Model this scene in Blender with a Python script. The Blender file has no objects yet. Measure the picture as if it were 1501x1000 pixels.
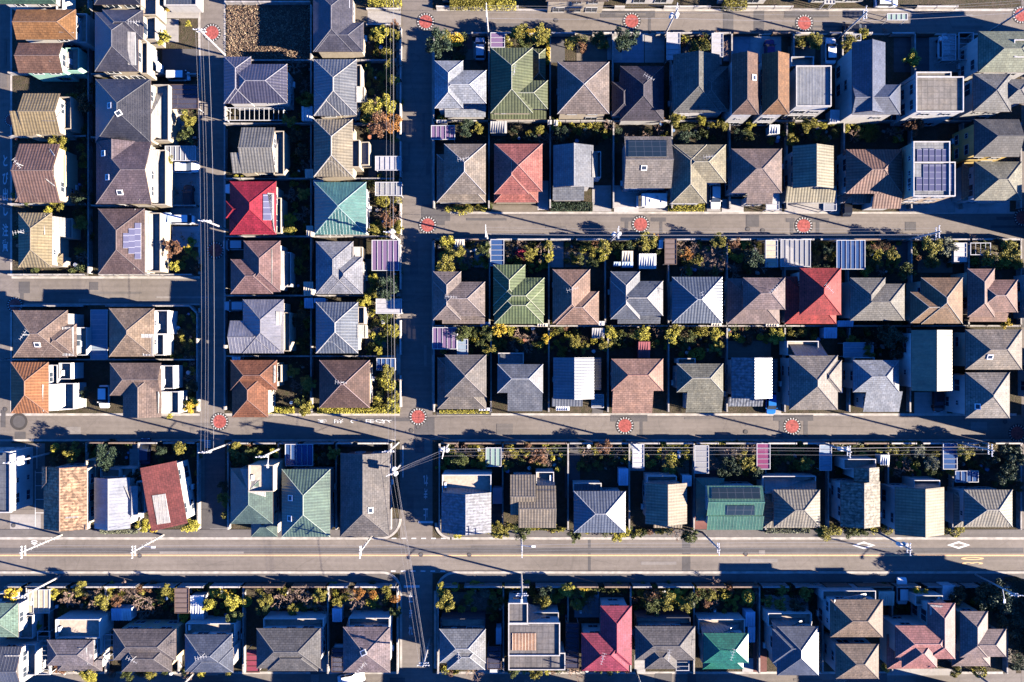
import bpy, math, random
from mathutils import Vector
R = random.Random(7)
sc = bpy.context.scene
C = sc.collection
# ---------------------------------------------------------------- camera, sky, sun, exposure
SC = 9.0            # plan scale of the survey grid: 9 units per metre at street level
HC = 128.0          # height of the camera above the street, metres
cam = bpy.data.objects.new("camera", bpy.data.cameras.new("camera"))
C.objects.link(cam); cam.location = (0, 0, HC)
cam.data.sensor_width = 36.0; cam.data.lens = 36.0*HC/(1501/SC)
cam.data.clip_start = 1.0; cam.data.clip_end = 5000
sc.camera = cam
SUN_EL = math.radians(22); SUN_AZ = math.radians(104)
sdir = Vector((math.cos(SUN_EL)*math.sin(SUN_AZ), math.cos(SUN_EL)*math.cos(SUN_AZ), math.sin(SUN_EL)))
w = bpy.data.worlds.new("World"); sc.world = w; w.use_nodes = True
nt = w.node_tree; bg = nt.nodes['Background']
sk = nt.nodes.new('ShaderNodeTexSky'); sk.sky_type = 'NISHITA'; sk.sun_disc = False
sk.sun_elevation = SUN_EL; sk.sun_rotation = SUN_AZ; sk.ozone_density = 6.0; sk.dust_density = 0.0; sk.air_density = 0.55
tn = nt.nodes.new('ShaderNodeMix'); tn.data_type = 'RGBA'; tn.blend_type = 'MULTIPLY'; tn.inputs[0].default_value = 1
tn.inputs[7].default_value = (.20, .62, 1.10, 1)      # a deep clear winter blue
nt.links.new(sk.outputs[0], tn.inputs[6]); nt.links.new(tn.outputs[2], bg.inputs[0]); bg.inputs[1].default_value = 0.09
sun = bpy.data.objects.new("sun", bpy.data.lights.new("sun", 'SUN')); C.objects.link(sun)
sun.data.energy = 5.0; sun.data.angle = math.radians(0.5); sun.data.color = (1.0, 0.88, 0.74)
sun.rotation_euler = sdir.to_track_quat('Z', 'Y').to_euler(); sun.location = sdir*300
sc.view_settings.view_transform = 'Standard'; sc.view_settings.look = 'None'
sc.view_settings.exposure = 2.25; sc.view_settings.gamma = 1.0
sc.cycles.use_denoising = True
sc.cycles.max_bounces = 6; sc.cycles.diffuse_bounces = 0; sc.cycles.transparent_max_bounces = 8

def P(px, py, z=0.0):
    """survey grid -> world, for a point z metres above the street"""
    k = (HC-z)/HC/SC
    return ((px-750.5)*k, (500-py)*k, z)

# ---------------------------------------------------------------- mesh builder
class MB:
    def __init__(s): s.v = []; s.f = []; s.m = []; s.u = []
    def poly(s, pts, mi=0, uv=None):
        b = len(s.v); s.v += [tuple(p) for p in pts]; s.f.append(tuple(range(b, b+len(pts))))
        s.m.append(mi); s.u.append(uv or [(p[0], p[1]) for p in pts])
    def slope(s, pts, mi=0):
        """polygon whose first edge is its eave: uv runs along and up the slope in metres"""
        a = Vector(pts[0]); e = (Vector(pts[1])-a).normalized()
        n = (Vector(pts[1])-a).cross(Vector(pts[2])-a).normalized(); t = n.cross(e)
        s.poly(pts, mi, [((Vector(p)-a).dot(e), (Vector(p)-a).dot(t)) for p in pts])
    def box(s, x0, x1, y0, y1, z0, z1, mi=0, top=None, skip=''):
        p = [(x0,y0,z0),(x1,y0,z0),(x1,y1,z0),(x0,y1,z0),(x0,y0,z1),(x1,y0,z1),(x1,y1,z1),(x0,y1,z1)]
        for k, q in (('b',(3,2,1,0)),('t',(4,5,6,7)),('s',(0,1,5,4)),('e',(1,2,6,5)),('n',(2,3,7,6)),('w',(3,0,4,7))):
            if k in skip: continue
            pts = [p[i] for i in q]
            uv = [(a[0],a[1]) for a in pts] if k in 'bt' else [((a[0] if k in 'sn' else a[1]), a[2]) for a in pts]
            s.poly(pts, (top if (k == 't' and top is not None) else mi), uv)
    def tube(s, a, b, r0, r1=None, n=6, mi=0, caps=True):
        a = Vector(a); b = Vector(b); r1 = r0 if r1 is None else r1
        d = (b-a).normalized(); q = d.orthogonal().normalized(); w_ = d.cross(q)
        A = [a+(q*math.cos(6.28318*i/n)+w_*math.sin(6.28318*i/n))*r0 for i in range(n)]
        B = [b+(q*math.cos(6.28318*i/n)+w_*math.sin(6.28318*i/n))*r1 for i in range(n)]
        for i in range(n):
            j = (i+1) % n; s.poly([A[i], A[j], B[j], B[i]], mi)
        if caps: s.poly(B, mi); s.poly(A[::-1], mi)
    def disc(s, x, y, z, r, n=24, mi=0):
        s.poly([(x+r*math.cos(6.28318*i/n), y+r*math.sin(6.28318*i/n), z) for i in range(n)], mi)
    def mesh(s, name, mats):
        me = bpy.data.meshes.new(name); me.from_pydata(s.v, [], s.f)
        for m in mats: me.materials.append(m)
        me.polygons.foreach_set('material_index', s.m)
        ul = me.uv_layers.new(name='UVMap')
        ul.data.foreach_set('uv', [c for f in s.u for p in f for c in p])
        me.update(); return me
    def build(s, name, mats, parent=None):
        return obj(name, s.mesh(name, mats), parent)
def obj(name, me, parent=None, loc=None, rz=0):
    o = bpy.data.objects.new(name, me); C.objects.link(o)
    if parent: o.parent = parent
    if loc: o.location = loc
    if rz: o.rotation_euler = (0, 0, rz)
    return o
def thing(name, label, cat, loc=(0,0,0), rz=0, group=None):
    o = obj(name, None, None, loc, rz); return tag(o, label, cat, group)
def tag(o, label, cat, group=None):
    o['label'] = label; o['category'] = cat
    if group: o['group'] = group
    return o
def struct(o): o['kind'] = 'structure'; return o
def copytree(o, parent=None):
    c = o.copy(); C.objects.link(c)
    if parent: c.parent = parent
    for ch in KIDS.get(o.name, ()): copytree(ch, c)
    return c
KIDS = {}
def kids(o, *ch): KIDS[o.name] = list(ch)

# ---------------------------------------------------------------- materials
def lin(c):
    if isinstance(c, str): c = [int(c[i:i+2], 16)/255 for i in (0, 2, 4)]
    return tuple(v/12.92 if v <= .04045 else ((v+.055)/1.055)**2.4 for v in c)
MC = {}
class NT:
    def __init__(s, name, rough=.7):
        s.mat = bpy.data.materials.new(name); s.mat.use_nodes = True; s.t = s.mat.node_tree
        s.b = s.t.nodes['Principled BSDF']; s.b.inputs['Roughness'].default_value = rough
        s.b.inputs['Specular IOR Level'].default_value = .25
    def n(s, typ, **kw):
        nd = s.t.nodes.new('ShaderNode'+typ)
        for k, v in kw.items(): setattr(nd, k, v)
        return nd
    def l(s, a, b): s.t.links.new(a, b)
    def coord(s, out='Object', scale=(1,1,1)):
        tc = s.n('TexCoord'); mp = s.n('Mapping'); mp.inputs['Scale'].default_value = scale
        s.l(tc.outputs[out], mp.inputs['Vector']); return mp.outputs[0]
    def noise(s, vec, scale, detail=4, lo=.3, hi=.7, a=0., b=1., rough=.6):
        nz = s.n('TexNoise'); nz.inputs['Scale'].default_value = scale; nz.inputs['Detail'].default_value = detail
        nz.inputs['Roughness'].default_value = rough
        s.l(vec, nz.inputs['Vector']); return s.rng(nz.outputs[0], lo, hi, a, b)
    def rng(s, v, lo, hi, a, b):
        m = s.n('MapRange'); s.l(v, m.inputs[0])
        for i, x in enumerate((lo, hi, a, b)): m.inputs[i+1].default_value = x
        return m.outputs[0]
    def math(s, op, a, b):
        m = s.n('Math', operation=op)
        for i, x in enumerate((a, b)):
            if isinstance(x, (int, float)): m.inputs[i].default_value = x
            else: s.l(x, m.inputs[i])
        return m.outputs[0]
    def mix(s, f, a, b, blend='MIX'):
        m = s.n('Mix', data_type='RGBA', blend_type=blend)
        for sock, x in ((m.inputs[0], f), (m.inputs[6], a), (m.inputs[7], b)):
            if isinstance(x, (int, float)): sock.default_value = x
            elif isinstance(x, tuple): sock.default_value = (*x[:3], 1)
            else: s.l(x, sock)
        return m.outputs[2]
    def col(s, c):
        if isinstance(c, tuple): s.b.inputs['Base Color'].default_value = (*c[:3], 1)
        else: s.l(c, s.b.inputs['Base Color'])
    def scaled(s, c, f):
        """colour c times the scalar f"""
        v = s.n('VectorMath', operation='SCALE')
        if isinstance(c, tuple): v.inputs[0].default_value = c[:3]
        else: s.l(c, v.inputs[0])
        s.l(f, v.inputs['Scale']); return v.outputs[0]
    def bump(s, h, dist=.02, st=.6):
        b = s.n('Bump'); b.inputs['Distance'].default_value = dist; b.inputs['Strength'].default_value = st
        s.l(h, b.inputs['Height']); s.l(b.outputs[0], s.b.inputs['Normal'])
ROOFK = 0.235
def mul(c, k): return tuple(min(.9, v*k) for v in c)
def roof_mat(hexc, tex):
    key = ('roof', hexc, tex)
    if key in MC: return MC[key]
    a = lin(hexc); blue = a[2] > a[0]*1.08
    a = a if blue else (a[0], a[1]*1.06, a[2]*1.14)      # the sampled colours carry the warm sun; take it out
    a = mul(a, ROOFK*(.74 if blue else 1.12))
    t = NT('roof_'+tex+'_'+hexc, .38 if (tex == 'm' or blue) else .62)
    if tex == 'm' or blue: t.b.inputs['Specular IOR Level'].default_value = .8
    uv = t.coord('UV'); ob = t.coord('Object')
    blot = t.noise(ob, .45, 6, .3, .7, .72, 1.22)
    fine = t.noise(ob, 3.0, 4, .3, .7, .82, 1.16)
    f = t.math('MULTIPLY', blot, fine)
    sep = t.n('SeparateXYZ'); t.l(uv, sep.inputs[0])
    if tex in 'kt':
        wv = t.n('TexWave', wave_type='BANDS', bands_direction='X', wave_profile='SIN'); t.l(uv, wv.inputs['Vector'])
        wv.inputs['Scale'].default_value = .31416/.46*1.0; 
        fr = t.math('FRACT', t.math('MULTIPLY', sep.outputs[1], 1/.5), 0)
        h = t.math('ADD', wv.outputs[1], t.math('MULTIPLY', fr, -.35))
        f = t.math('MULTIPLY', f, t.rng(wv.outputs[1], 0, 1, .74, 1.12))
        f = t.math('MULTIPLY', f, t.rng(fr, .7, 1., 1.04, .78))
        t.bump(h, .045, .6)
        if tex == 't':
            vo = t.n('TexVoronoi'); vo.inputs['Scale'].default_value = 1.0
            mp = t.coord('UV', (3.0, 2.8, 1)); t.l(mp, vo.inputs['Vector'])
            sv = t.n('SeparateColor'); t.l(vo.outputs['Color'], sv.inputs[0])
            f = t.math('MULTIPLY', f, t.rng(sv.outputs[0], .2, .8, .55, 1.35))
    elif tex == 's':
        br = t.n('TexBrick'); t.l(uv, br.inputs['Vector']); br.offset = .5
        br.inputs['Color1'].default_value = (.8,.8,.8,1); br.inputs['Color2'].default_value = (1.12,1.12,1.12,1)
        br.inputs['Mortar'].default_value = (.5,.5,.5,1); br.inputs['Scale'].default_value = 1
        br.inputs['Brick Width'].default_value = .62; br.inputs['Row Height'].default_value = .34
        br.inputs['Mortar Size'].default_value = .035; br.inputs['Mortar Smooth'].default_value = .4
        fr = t.math('FRACT', t.math('MULTIPLY', sep.outputs[1], 1/.34), 0)
        sv = t.n('SeparateColor'); t.l(br.outputs[0], sv.inputs[0])
        f = t.math('MULTIPLY', f, sv.outputs[0]); t.bump(t.math('MULTIPLY', fr, -1), .04, .5)
        if int(hexc, 16) % 3 == 0:      # snow guards: a dotted line of brackets above the eave
            row = t.math('LESS_THAN', t.math('ABSOLUTE', t.math('SUBTRACT', sep.outputs[1], .75), 0), .09)
            dot = t.math('LESS_THAN', t.math('FRACT', t.math('MULTIPLY', sep.outputs[0], 1/.62), 0), .3)
            f = t.math('MULTIPLY', f, t.rng(t.math('MULTIPLY', row, dot), 0, 1, 1, .5))
    elif tex == 'm':
        fr = t.math('FRACT', t.math('MULTIPLY', sep.outputs[0], 1/.5), 0)
        sm = t.rng(t.math('ABSOLUTE', t.math('SUBTRACT', fr, .5), 0), .40, .47, 0, 1)
        f = t.math('MULTIPLY', f, t.rng(sm, 0, 1, 1.02, .84)); t.bump(sm, .05, .8)
    elif tex == 'f':
        br = t.n('TexBrick'); t.l(uv, br.inputs['Vector']); br.offset = 0
        br.inputs['Color1'].default_value = (.93,.93,.93,1); br.inputs['Color2'].default_value = (1.05,1.05,1.05,1)
        br.inputs['Mortar'].default_value = (.7,.7,.7,1); br.inputs['Scale'].default_value = 1
        br.inputs['Brick Width'].default_value = .9; br.inputs['Row Height'].default_value = .9
        br.inputs['Mortar Size'].default_value = .06
        sv = t.n('SeparateColor'); t.l(br.outputs[0], sv.inputs[0]); f = t.math('MULTIPLY', f, sv.outputs[0])
    # streaks that run down the slope and lichen tint
    stk = t.noise(t.coord('UV', (2.2, .16, 1)), 1.0, 3, .35, .75, 1.1, .78)
    f = t.math('MULTIPLY', f, stk)
    tint = t.noise(ob, .9, 5, .45, .75, 0, .35)
    base = t.mix(tint, a, tuple(v*s for v, s in zip(a, (1.15, .98, .72))))
    t.col(t.scaled(base, f)); MC[key] = t.mat; return t.mat
def plain(name, c, rough=.6, var=.12, scale=2.0, metal=0, coord='Object'):
    key = (name, c, rough)
    if key in MC: return MC[key]
    t = NT(name, rough); a = lin(c) if isinstance(c, str) else c
    f = t.noise(t.coord(coord), scale, 5, .3, .7, 1-var, 1+var)
    t.col(t.scaled(a, f)); t.b.inputs['Metallic'].default_value = metal
    MC[key] = t.mat; return t.mat
def wall_mat(kind):
    key = ('wall', kind)
    if key in MC: return MC[key]
    c = {'white':(.50,.48,.455), 'cream':(.39,.335,.26), 'tan':(.45,.34,.23), 'grey':(.42,.41,.40), 'green':(.30,.52,.40),
         'yellow':(.60,.44,.17), 'brown':(.20,.13,.09), 'pink':(.6,.42,.36), 'dark':(.06,.06,.07)}[kind]
    t = NT('wall_'+kind, .8); uv = t.coord('UV')
    sep = t.n('SeparateXYZ'); t.l(uv, sep.inputs[0])
    fr = t.math('FRACT', t.math('MULTIPLY', sep.outputs[1], 1/.45), 0)
    f = t.math('MULTIPLY', t.rng(fr, .88, 1, 1, .82), t.noise(t.coord('UV', (1.5,.3,1)), 1, 5, .3, .75, 1.06, .82))
    t.col(t.scaled(c, f)); t.bump(t.rng(fr, .88, 1, 1, 0), .015, .5); MC[key] = t.mat; return t.mat
def glassy(name, c, rough=.08, spec=.6):
    key = ('glassy', name)
    if key not in MC:
        t = NT(name, rough); t.col(t.scaled(c, t.noise(t.coord('Object'), .8, 2, .3, .7, .7, 1.3)))
        t.b.inputs['Specular IOR Level'].default_value = spec; MC[key] = t.mat
    return MC[key]
def mk_asphalt(name, c, lanes=False):
    t = NT(name, .85); ob = t.coord('Object')
    f = t.math('MULTIPLY', t.noise(ob, .09, 5, .3, .7, .84, 1.16), t.noise(ob, 1.3, 6, .3, .7, .9, 1.1))
    f = t.math('MULTIPLY', f, t.noise(ob, 14, 3, .25, .75, .86, 1.14))
    st = t.noise(t.coord('Object', (.05, 1.6, 1)), 1.0, 4, .35, .7, .88, 1.1)
    f = t.math('MULTIPLY', f, st)
    vo = t.n('TexVoronoi', feature='DISTANCE_TO_EDGE'); vo.inputs['Scale'].default_value = .16
    wob = t.n('TexNoise'); wob.inputs['Scale'].default_value = .6; t.l(ob, wob.inputs['Vector'])
    t.l(t.mix(.25, ob, wob.outputs[1], 'ADD'), vo.inputs['Vector'])
    f = t.math('MULTIPLY', f, t.rng(vo.outputs[0], 0., .012, .86, 1))
    t.col(t.scaled(c, f)); t.bump(t.noise(ob, 25, 2), .01, .4); return t.mat
def mk_ground():
    t = NT('garden_soil', .95); ob = t.coord('Object')
    m1 = t.noise(ob, .22, 6, .38, .62); m2 = t.noise(ob, 1.6, 6, .4, .65)
    c = t.mix(m1, (.055,.040,.026), (.085,.066,.045)); c = t.mix(t.math('MULTIPLY', m2, .7), c, (.035,.037,.014))
    t.col(t.scaled(c, t.noise(ob, 7, 4, .25, .75, .6, 1.4))); t.bump(t.noise(ob, 5, 5), .08, .7); return t.mat
def mk_foliage(name):
    """leaf colour comes from each plant's own object colour"""
    t = NT(name, .6); oi = t.n('ObjectInfo'); ob = t.coord('Object')
    f = t.noise(ob, 2.2, 3, .3, .7, .6, 1.4)
    ge = t.n('NewGeometry'); f2 = t.rng(ge.outputs['Random Per Island'], 0, 1, .6, 1.45)
    t.col(t.scaled(oi.outputs['Color'], t.math('MULTIPLY', f, f2)))
    return t.mat
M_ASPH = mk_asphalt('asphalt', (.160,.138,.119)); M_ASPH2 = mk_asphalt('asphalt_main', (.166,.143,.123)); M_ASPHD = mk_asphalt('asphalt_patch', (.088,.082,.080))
M_CONC = mk_asphalt('concrete', (.29,.27,.25)); M_WALK = mk_asphalt('sidewalk_asphalt', (.120,.108,.100)); M_PALE = mk_asphalt('pale_concrete', (.38,.355,.335))
M_KERB = plain('kerb_concrete', (.36,.33,.29), .85, .3, .9); M_GROUND = mk_ground()
M_PAINT = plain('road_paint_white', (.56,.55,.53), .7, .25, 5); M_ORANGE = plain('road_paint_orange', (.60,.37,.19), .7, .2, 5)
M_RED = plain('road_paint_red', (.27,.068,.058), .85, .55, 2.6); M_BLK = plain('dark_asphalt', (.05,.045,.042), .9)
M_WIN = glassy('window_glass', (.035,.045,.06)); M_WHITE = plain('white_trim', (.74,.72,.69), .5, .08); M_FRAME = plain('aluminium', (.45,.45,.46), .4, .1)
M_TRIM = plain('brown_gutter', (.09,.06,.05), .6); M_STEEL = plain('galvanised_steel', (.55,.54,.52), .45, .15)
M_BLOCK = plain('concrete_block', (.30,.28,.26), .9, .3, 1.5); M_TYRE = plain('tyre_rubber', (.012,.012,.013), .9)
M_POLE = plain('pole_concrete', (.36,.34,.32), .8, .15); M_WIRE = plain('wire_sheath', (.26,.25,.25), .5, .05); M_CERAMIC = plain('white_insulator', (.8,.8,.8), .3)
M_LEAF = mk_foliage('foliage'); M_BARK = plain('bark', (.10,.075,.055), .9, .3, 6); M_TWIG = plain('bare_twigs', (.26,.18,.14), .9, .3, 6)
M_BALC = plain('balcony_floor', (.42,.34,.27), .8, .2)
def solar_mat(name, c1, c2, line):
    t = NT(name, .2); uv = t.coord('UV'); br = t.n('TexBrick'); t.l(uv, br.inputs['Vector']); br.offset = 0
    br.inputs['Color1'].default_value = (*c1, 1); br.inputs['Color2'].default_value = (*c2, 1)
    br.inputs['Mortar'].default_value = (*line, 1); br.inputs['Scale'].default_value = 1
    br.inputs['Brick Width'].default_value = 1.25; br.inputs['Row Height'].default_value = .95; br.inputs['Mortar Size'].default_value = .03
    t.l(br.outputs[0], t.b.inputs['Base Color']); t.b.inputs['Specular IOR Level'].default_value = .6; return t.mat
M_SOLAR = solar_mat('solar_cells', (.075,.075,.125), (.10,.10,.15), (.30,.30,.33)); M_SOLARD = solar_mat('dark_solar_cells', (.016,.026,.03), (.02,.03,.035), (.07,.075,.08))
M_COPE = plain('parapet_coping', (.40,.38,.35), .7, .15)
M_PANELP = roof_mat('e6dcd0', 'm')
M_DECK = roof_mat('f2b98a', 'm'); M_PATCH2 = mk_asphalt('asphalt_patch_light', (.205,.185,.168)); M_PATCH3 = mk_asphalt('asphalt_patch_mid', (.125,.112,.102))
# ---------------------------------------------------------------- ground, streets, markings
def sheet(name, mat, x0, y0, x1, y1, z, kind='structure'):
    m = MB(); a = P(x0, y1); b = P(x1, y0)
    m.poly([(a[0],a[1],z),(b[0],a[1],z),(b[0],b[1],z),(a[0],b[1],z)]); o = m.build(name, [mat]); o['kind'] = kind; return o
m = MB(); m.poly([(-1500,-1500,0),(1500,-1500,0),(1500,1500,0),(-1500,1500,0)]); struct(m.build('ground', [M_GROUND]))
ST = [('road',M_ASPH,-70,-90,17,1100,.004),('road',M_ASPH,293,-90,329,789,.008),('road',M_ASPH,0,406,300,447,.012),
 ('road',M_ASPH,586,-90,634,1100,.009),('road',M_ASPH,-90,608,1600,645,.013),('road',M_ASPH,586,15,1600,50,.014),
 ('road',M_ASPH,586,312,1600,350,.014),('road',M_ASPH,1497,-90,1540,1100,.018),('main_road',M_ASPH2,-120,789,1640,840,.022),('road',M_ASPH,-120,987,1640,1014,.005),
 ('path',M_ASPH,1473,853,1489,990,.019)]
for s_ in ST: sheet(*s_)
def stripbox(name, mat, x0, y0, x1, y1, z1, kind=True):
    a = P(x0, y1); b = P(x1, y0); m = MB(); m.box(a[0], b[0], a[1], b[1], -.02, z1); o = m.build(name, [mat]); return struct(o)
for x0, x1 in ((-120,558),(660,1640)): stripbox('sidewalk', M_WALK, x0, 776, x1, 787.2, .12); stripbox('kerb', M_KERB, x0, 787.2, x1, 790.8, .15)
for x0, x1 in ((-120,560),(668,1640)): stripbox('sidewalk', M_WALK, x0, 840.6, x1, 853, .12); stripbox('kerb', M_KERB, x0, 837.2, x1, 840.6, .15)
def corner(cx, cy, r, a0, a1, z=.15):
    """a rounded corner of pavement: kerb ring and paving inside it"""
    k, s_ = MB(), MB(); n = 14; w_ = 3.4; X, Y, _ = P(cx, cy); pr = None
    for i in range(n+1):
        a = math.radians(a0+(a1-a0)*i/n); c = (math.cos(a), math.sin(a)); q = [(X+c[0]*q_/SC, Y+c[1]*q_/SC) for q_ in (r, r-w_)]
        if pr:
            k.poly([(*pr[1],z),(*pr[0],z),(*q[0],z),(*q[1],z)]); k.poly([(*pr[0],0),(*q[0],0),(*q[0],z),(*pr[0],z)]); k.poly([(*q[1],0),(*pr[1],0),(*pr[1],z),(*q[1],z)])
            s_.poly([(X,Y,.118),(*pr[1],.118),(*q[1],.118)])
        pr = q
    struct(k.build('kerb', [M_KERB])); struct(s_.build('sidewalk', [M_WALK]))
corner(558, 760, 30.8, 270, 360); corner(662, 766, 24.8, 180, 270); corner(560, 866, 28.8, 0, 90); corner(668, 866, 28.8, 90, 180)
# pale gutters at the street edges
GUT = [(17,405,293,408.5),(17,445,293,447.5),(-60,606,293,609.5),(329,606,586,609.5),(640,606,1490,609.5),(-60,644,300,647),(340,644,580,647),(650,644,1490,647),
 (640,13,1490,16.5),(640,49,1490,51.5),(640,310.5,1490,313.5),(640,349,1490,351.5),(581,-60,587,300),(581,350,587,600),(633,60,636,308),(633,354,636,600),
 (290.5,-60,294,402),(328,-60,331,600),(290.5,452,294,604),(15,-60,18,402),(15,452,18,604),(-60,984.5,586,988),(640,984.5,1470,988),(636,866,640,980),(586,866,589.5,980)]
for i, g in enumerate(GUT): sheet('gutter', M_KERB, *g, .027+.0012*(i % 4))
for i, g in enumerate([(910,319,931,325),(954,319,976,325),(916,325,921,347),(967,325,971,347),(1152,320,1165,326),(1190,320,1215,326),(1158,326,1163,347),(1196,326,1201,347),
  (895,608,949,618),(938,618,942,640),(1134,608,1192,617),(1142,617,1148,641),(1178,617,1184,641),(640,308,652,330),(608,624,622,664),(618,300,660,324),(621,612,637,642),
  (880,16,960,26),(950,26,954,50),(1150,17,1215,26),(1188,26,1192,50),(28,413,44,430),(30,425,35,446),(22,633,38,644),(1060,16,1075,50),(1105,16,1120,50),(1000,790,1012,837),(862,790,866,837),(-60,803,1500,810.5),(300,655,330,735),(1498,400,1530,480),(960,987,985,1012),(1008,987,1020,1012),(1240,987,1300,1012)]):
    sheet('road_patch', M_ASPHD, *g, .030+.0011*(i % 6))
rp = random.Random(21)
for i in range(46):
    hz = rp.random() < .7
    if hz:
        y0, y1 = rp.choice(((408,446),(610,644),(610,644),(16,49),(314,348),(314,348),(792,836),(988,1012))); a = 0 if y0 in (408,610,792,988) else 640; b = 290 if y0 == 408 else 1480
        x = rp.uniform(a, b); L, W = (rp.uniform(30,130), rp.uniform(2.5,5)) if rp.random() < .5 else (rp.uniform(6,26), rp.uniform(6,18))
        y = rp.uniform(y0+1, y1-W-1); q_ = (x, y, x+L, y+W)
    else:
        x0, x1 = rp.choice(((588,632),(588,632),(296,327),(0,15))); y = rp.uniform(55, 740); W, L = rp.uniform(3,12), rp.uniform(8,60); x = rp.uniform(x0, x1-W); q_ = (x, y, x+W, y+L)
    sheet('road_patch', rp.choice((M_ASPHD, M_PATCH2, M_PATCH3, M_PATCH3)), *q_, .0372+.00005*i)
def dash(x0, y0, x1, y1, mat=M_PAINT, z=.04): return sheet('road_marking', mat, x0, y0, x1, y1, z)
dash(-120, 813.2, 1640, 815.2, M_ORANGE)
for i in range(7): dash(574+i*14.5, 788.4, 581+i*14.5, 790)
for i in range(6): dash(573+i*14.5, 836.3, 580+i*14.5, 838)
dash(613, 763.8, 635, 767); dash(592, 858, 615, 861.4); dash(590, 653, 591.4, 700)
for y in (645.6, 648.6, 651.6, 654.6): dash(300, y, 309, y+1.5)
for x, y in ((1266,799.3),(1405,799)):
    m = MB(); X, Y, _ = P(x, y); a, b = 17/SC, 5.6/SC
    o_ = [(X-a,Y),(X,Y-b),(X+a,Y),(X,Y+b)]; i_ = [(X-a*.62,Y),(X,Y-b*.5),(X+a*.62,Y),(X,Y+b*.5)]
    for k in range(4): j = (k+1) % 4; m.poly([(*o_[k],.04),(*o_[j],.04),(*i_[j],.04),(*i_[k],.04)])
    struct(m.build('road_marking', [M_PAINT]))
def circle(x, y, r=9.6, red=True):
    m = MB(); X, Y, _ = P(x, y); r /= SC; m.disc(X, Y, .042, r*1.4, 32, 1); m.disc(X, Y, .046, r, 32, 0)
    if red:
        n = 18
        for k in range(n):
            a = 6.28318*k/n; c, s_ = math.cos(a), math.sin(a); e = .052
            m.poly([(X+c*r*1.04+s_*e, Y+s_*r*1.04-c*e, .05),(X+c*r*1.3+s_*e, Y+s_*r*1.3-c*e, .05),(X+c*r*1.3-s_*e, Y+s_*r*1.3+c*e, .05),(X+c*r*1.04-s_*e, Y+s_*r*1.04+c*e, .05)], 2)
    struct(m.build('junction_marking', [M_RED if red else M_ASPHD, M_BLK, M_PAINT]))
for c in ((311,48),(624,32),(926,31),(1179,34),(1497,22),(627,330),(939,329),(1178,331),(1499,319),(316,367),(322,618),(613,611),(916,624),(1161,625),(1491,635)): circle(*c)
circle(22, 447, 8.5); circle(16, 176, 7); circle(28, 618, 9, False)
def text(s, px, py, rz, size, sx=1., sy=1., mat=M_PAINT, space=1.):
    cu = bpy.data.curves.new('road_text', 'FONT'); cu.body = s; cu.size = size; cu.align_x = 'CENTER'; cu.align_y = 'CENTER'
    cu.space_line = space; cu.offset = .02*size; cu.materials.append(mat)
    o = obj('road_text', cu, None, (P(px,py)[0], P(px,py)[1], .052), math.radians(rz)); o.scale = (sx, sy, 1); struct(o)
for s, y in zip('とび出し注意', (237, 263, 287, 309, 339, 362)): text(s, 8, y, 0, 1.15, .85, 1.9)
for s, x in zip('とび出し注意', (567, 556, 541, 519, 495, 471)): text(s, x, 617.5, -90, .85, .85, 1.9)
for s, y in zip('止まれ', (752, 722, 703)): text(s, 624, y, 180, 1.0, .8, 2.1)
for s, y in zip('止まれ', (877, 901, 925)): text(s, 602, y, 0, .9, .8, 2.1)
text('0', 1427, 818.6, 90, 1.15, .85, 4.4, M_ORANGE); text('3', 1427, 825.4, 90, 1.05, .8, 4.4, M_ORANGE)
text('40', 51, 795.5, 90, .9, .9, 1.6)
for i, (x, y) in enumerate(((8,600),(617,813),(688,813.4),(1093,812),(205,814.5),(613,626),(603,631),(1118,338),(1096,336),(1093,633),(708,43),(815,30),(1285,344),(1473,618),(20,770),(1060,46))):
    m = MB(); X, Y, _ = P(x, y); m.disc(X, Y, .055+.001*i, .36, 20, 0); m.disc(X, Y, .059+.001*i, .27, 20, 1); struct(m.build('manhole_cover', [M_BLK, M_ASPHD]))
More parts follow.
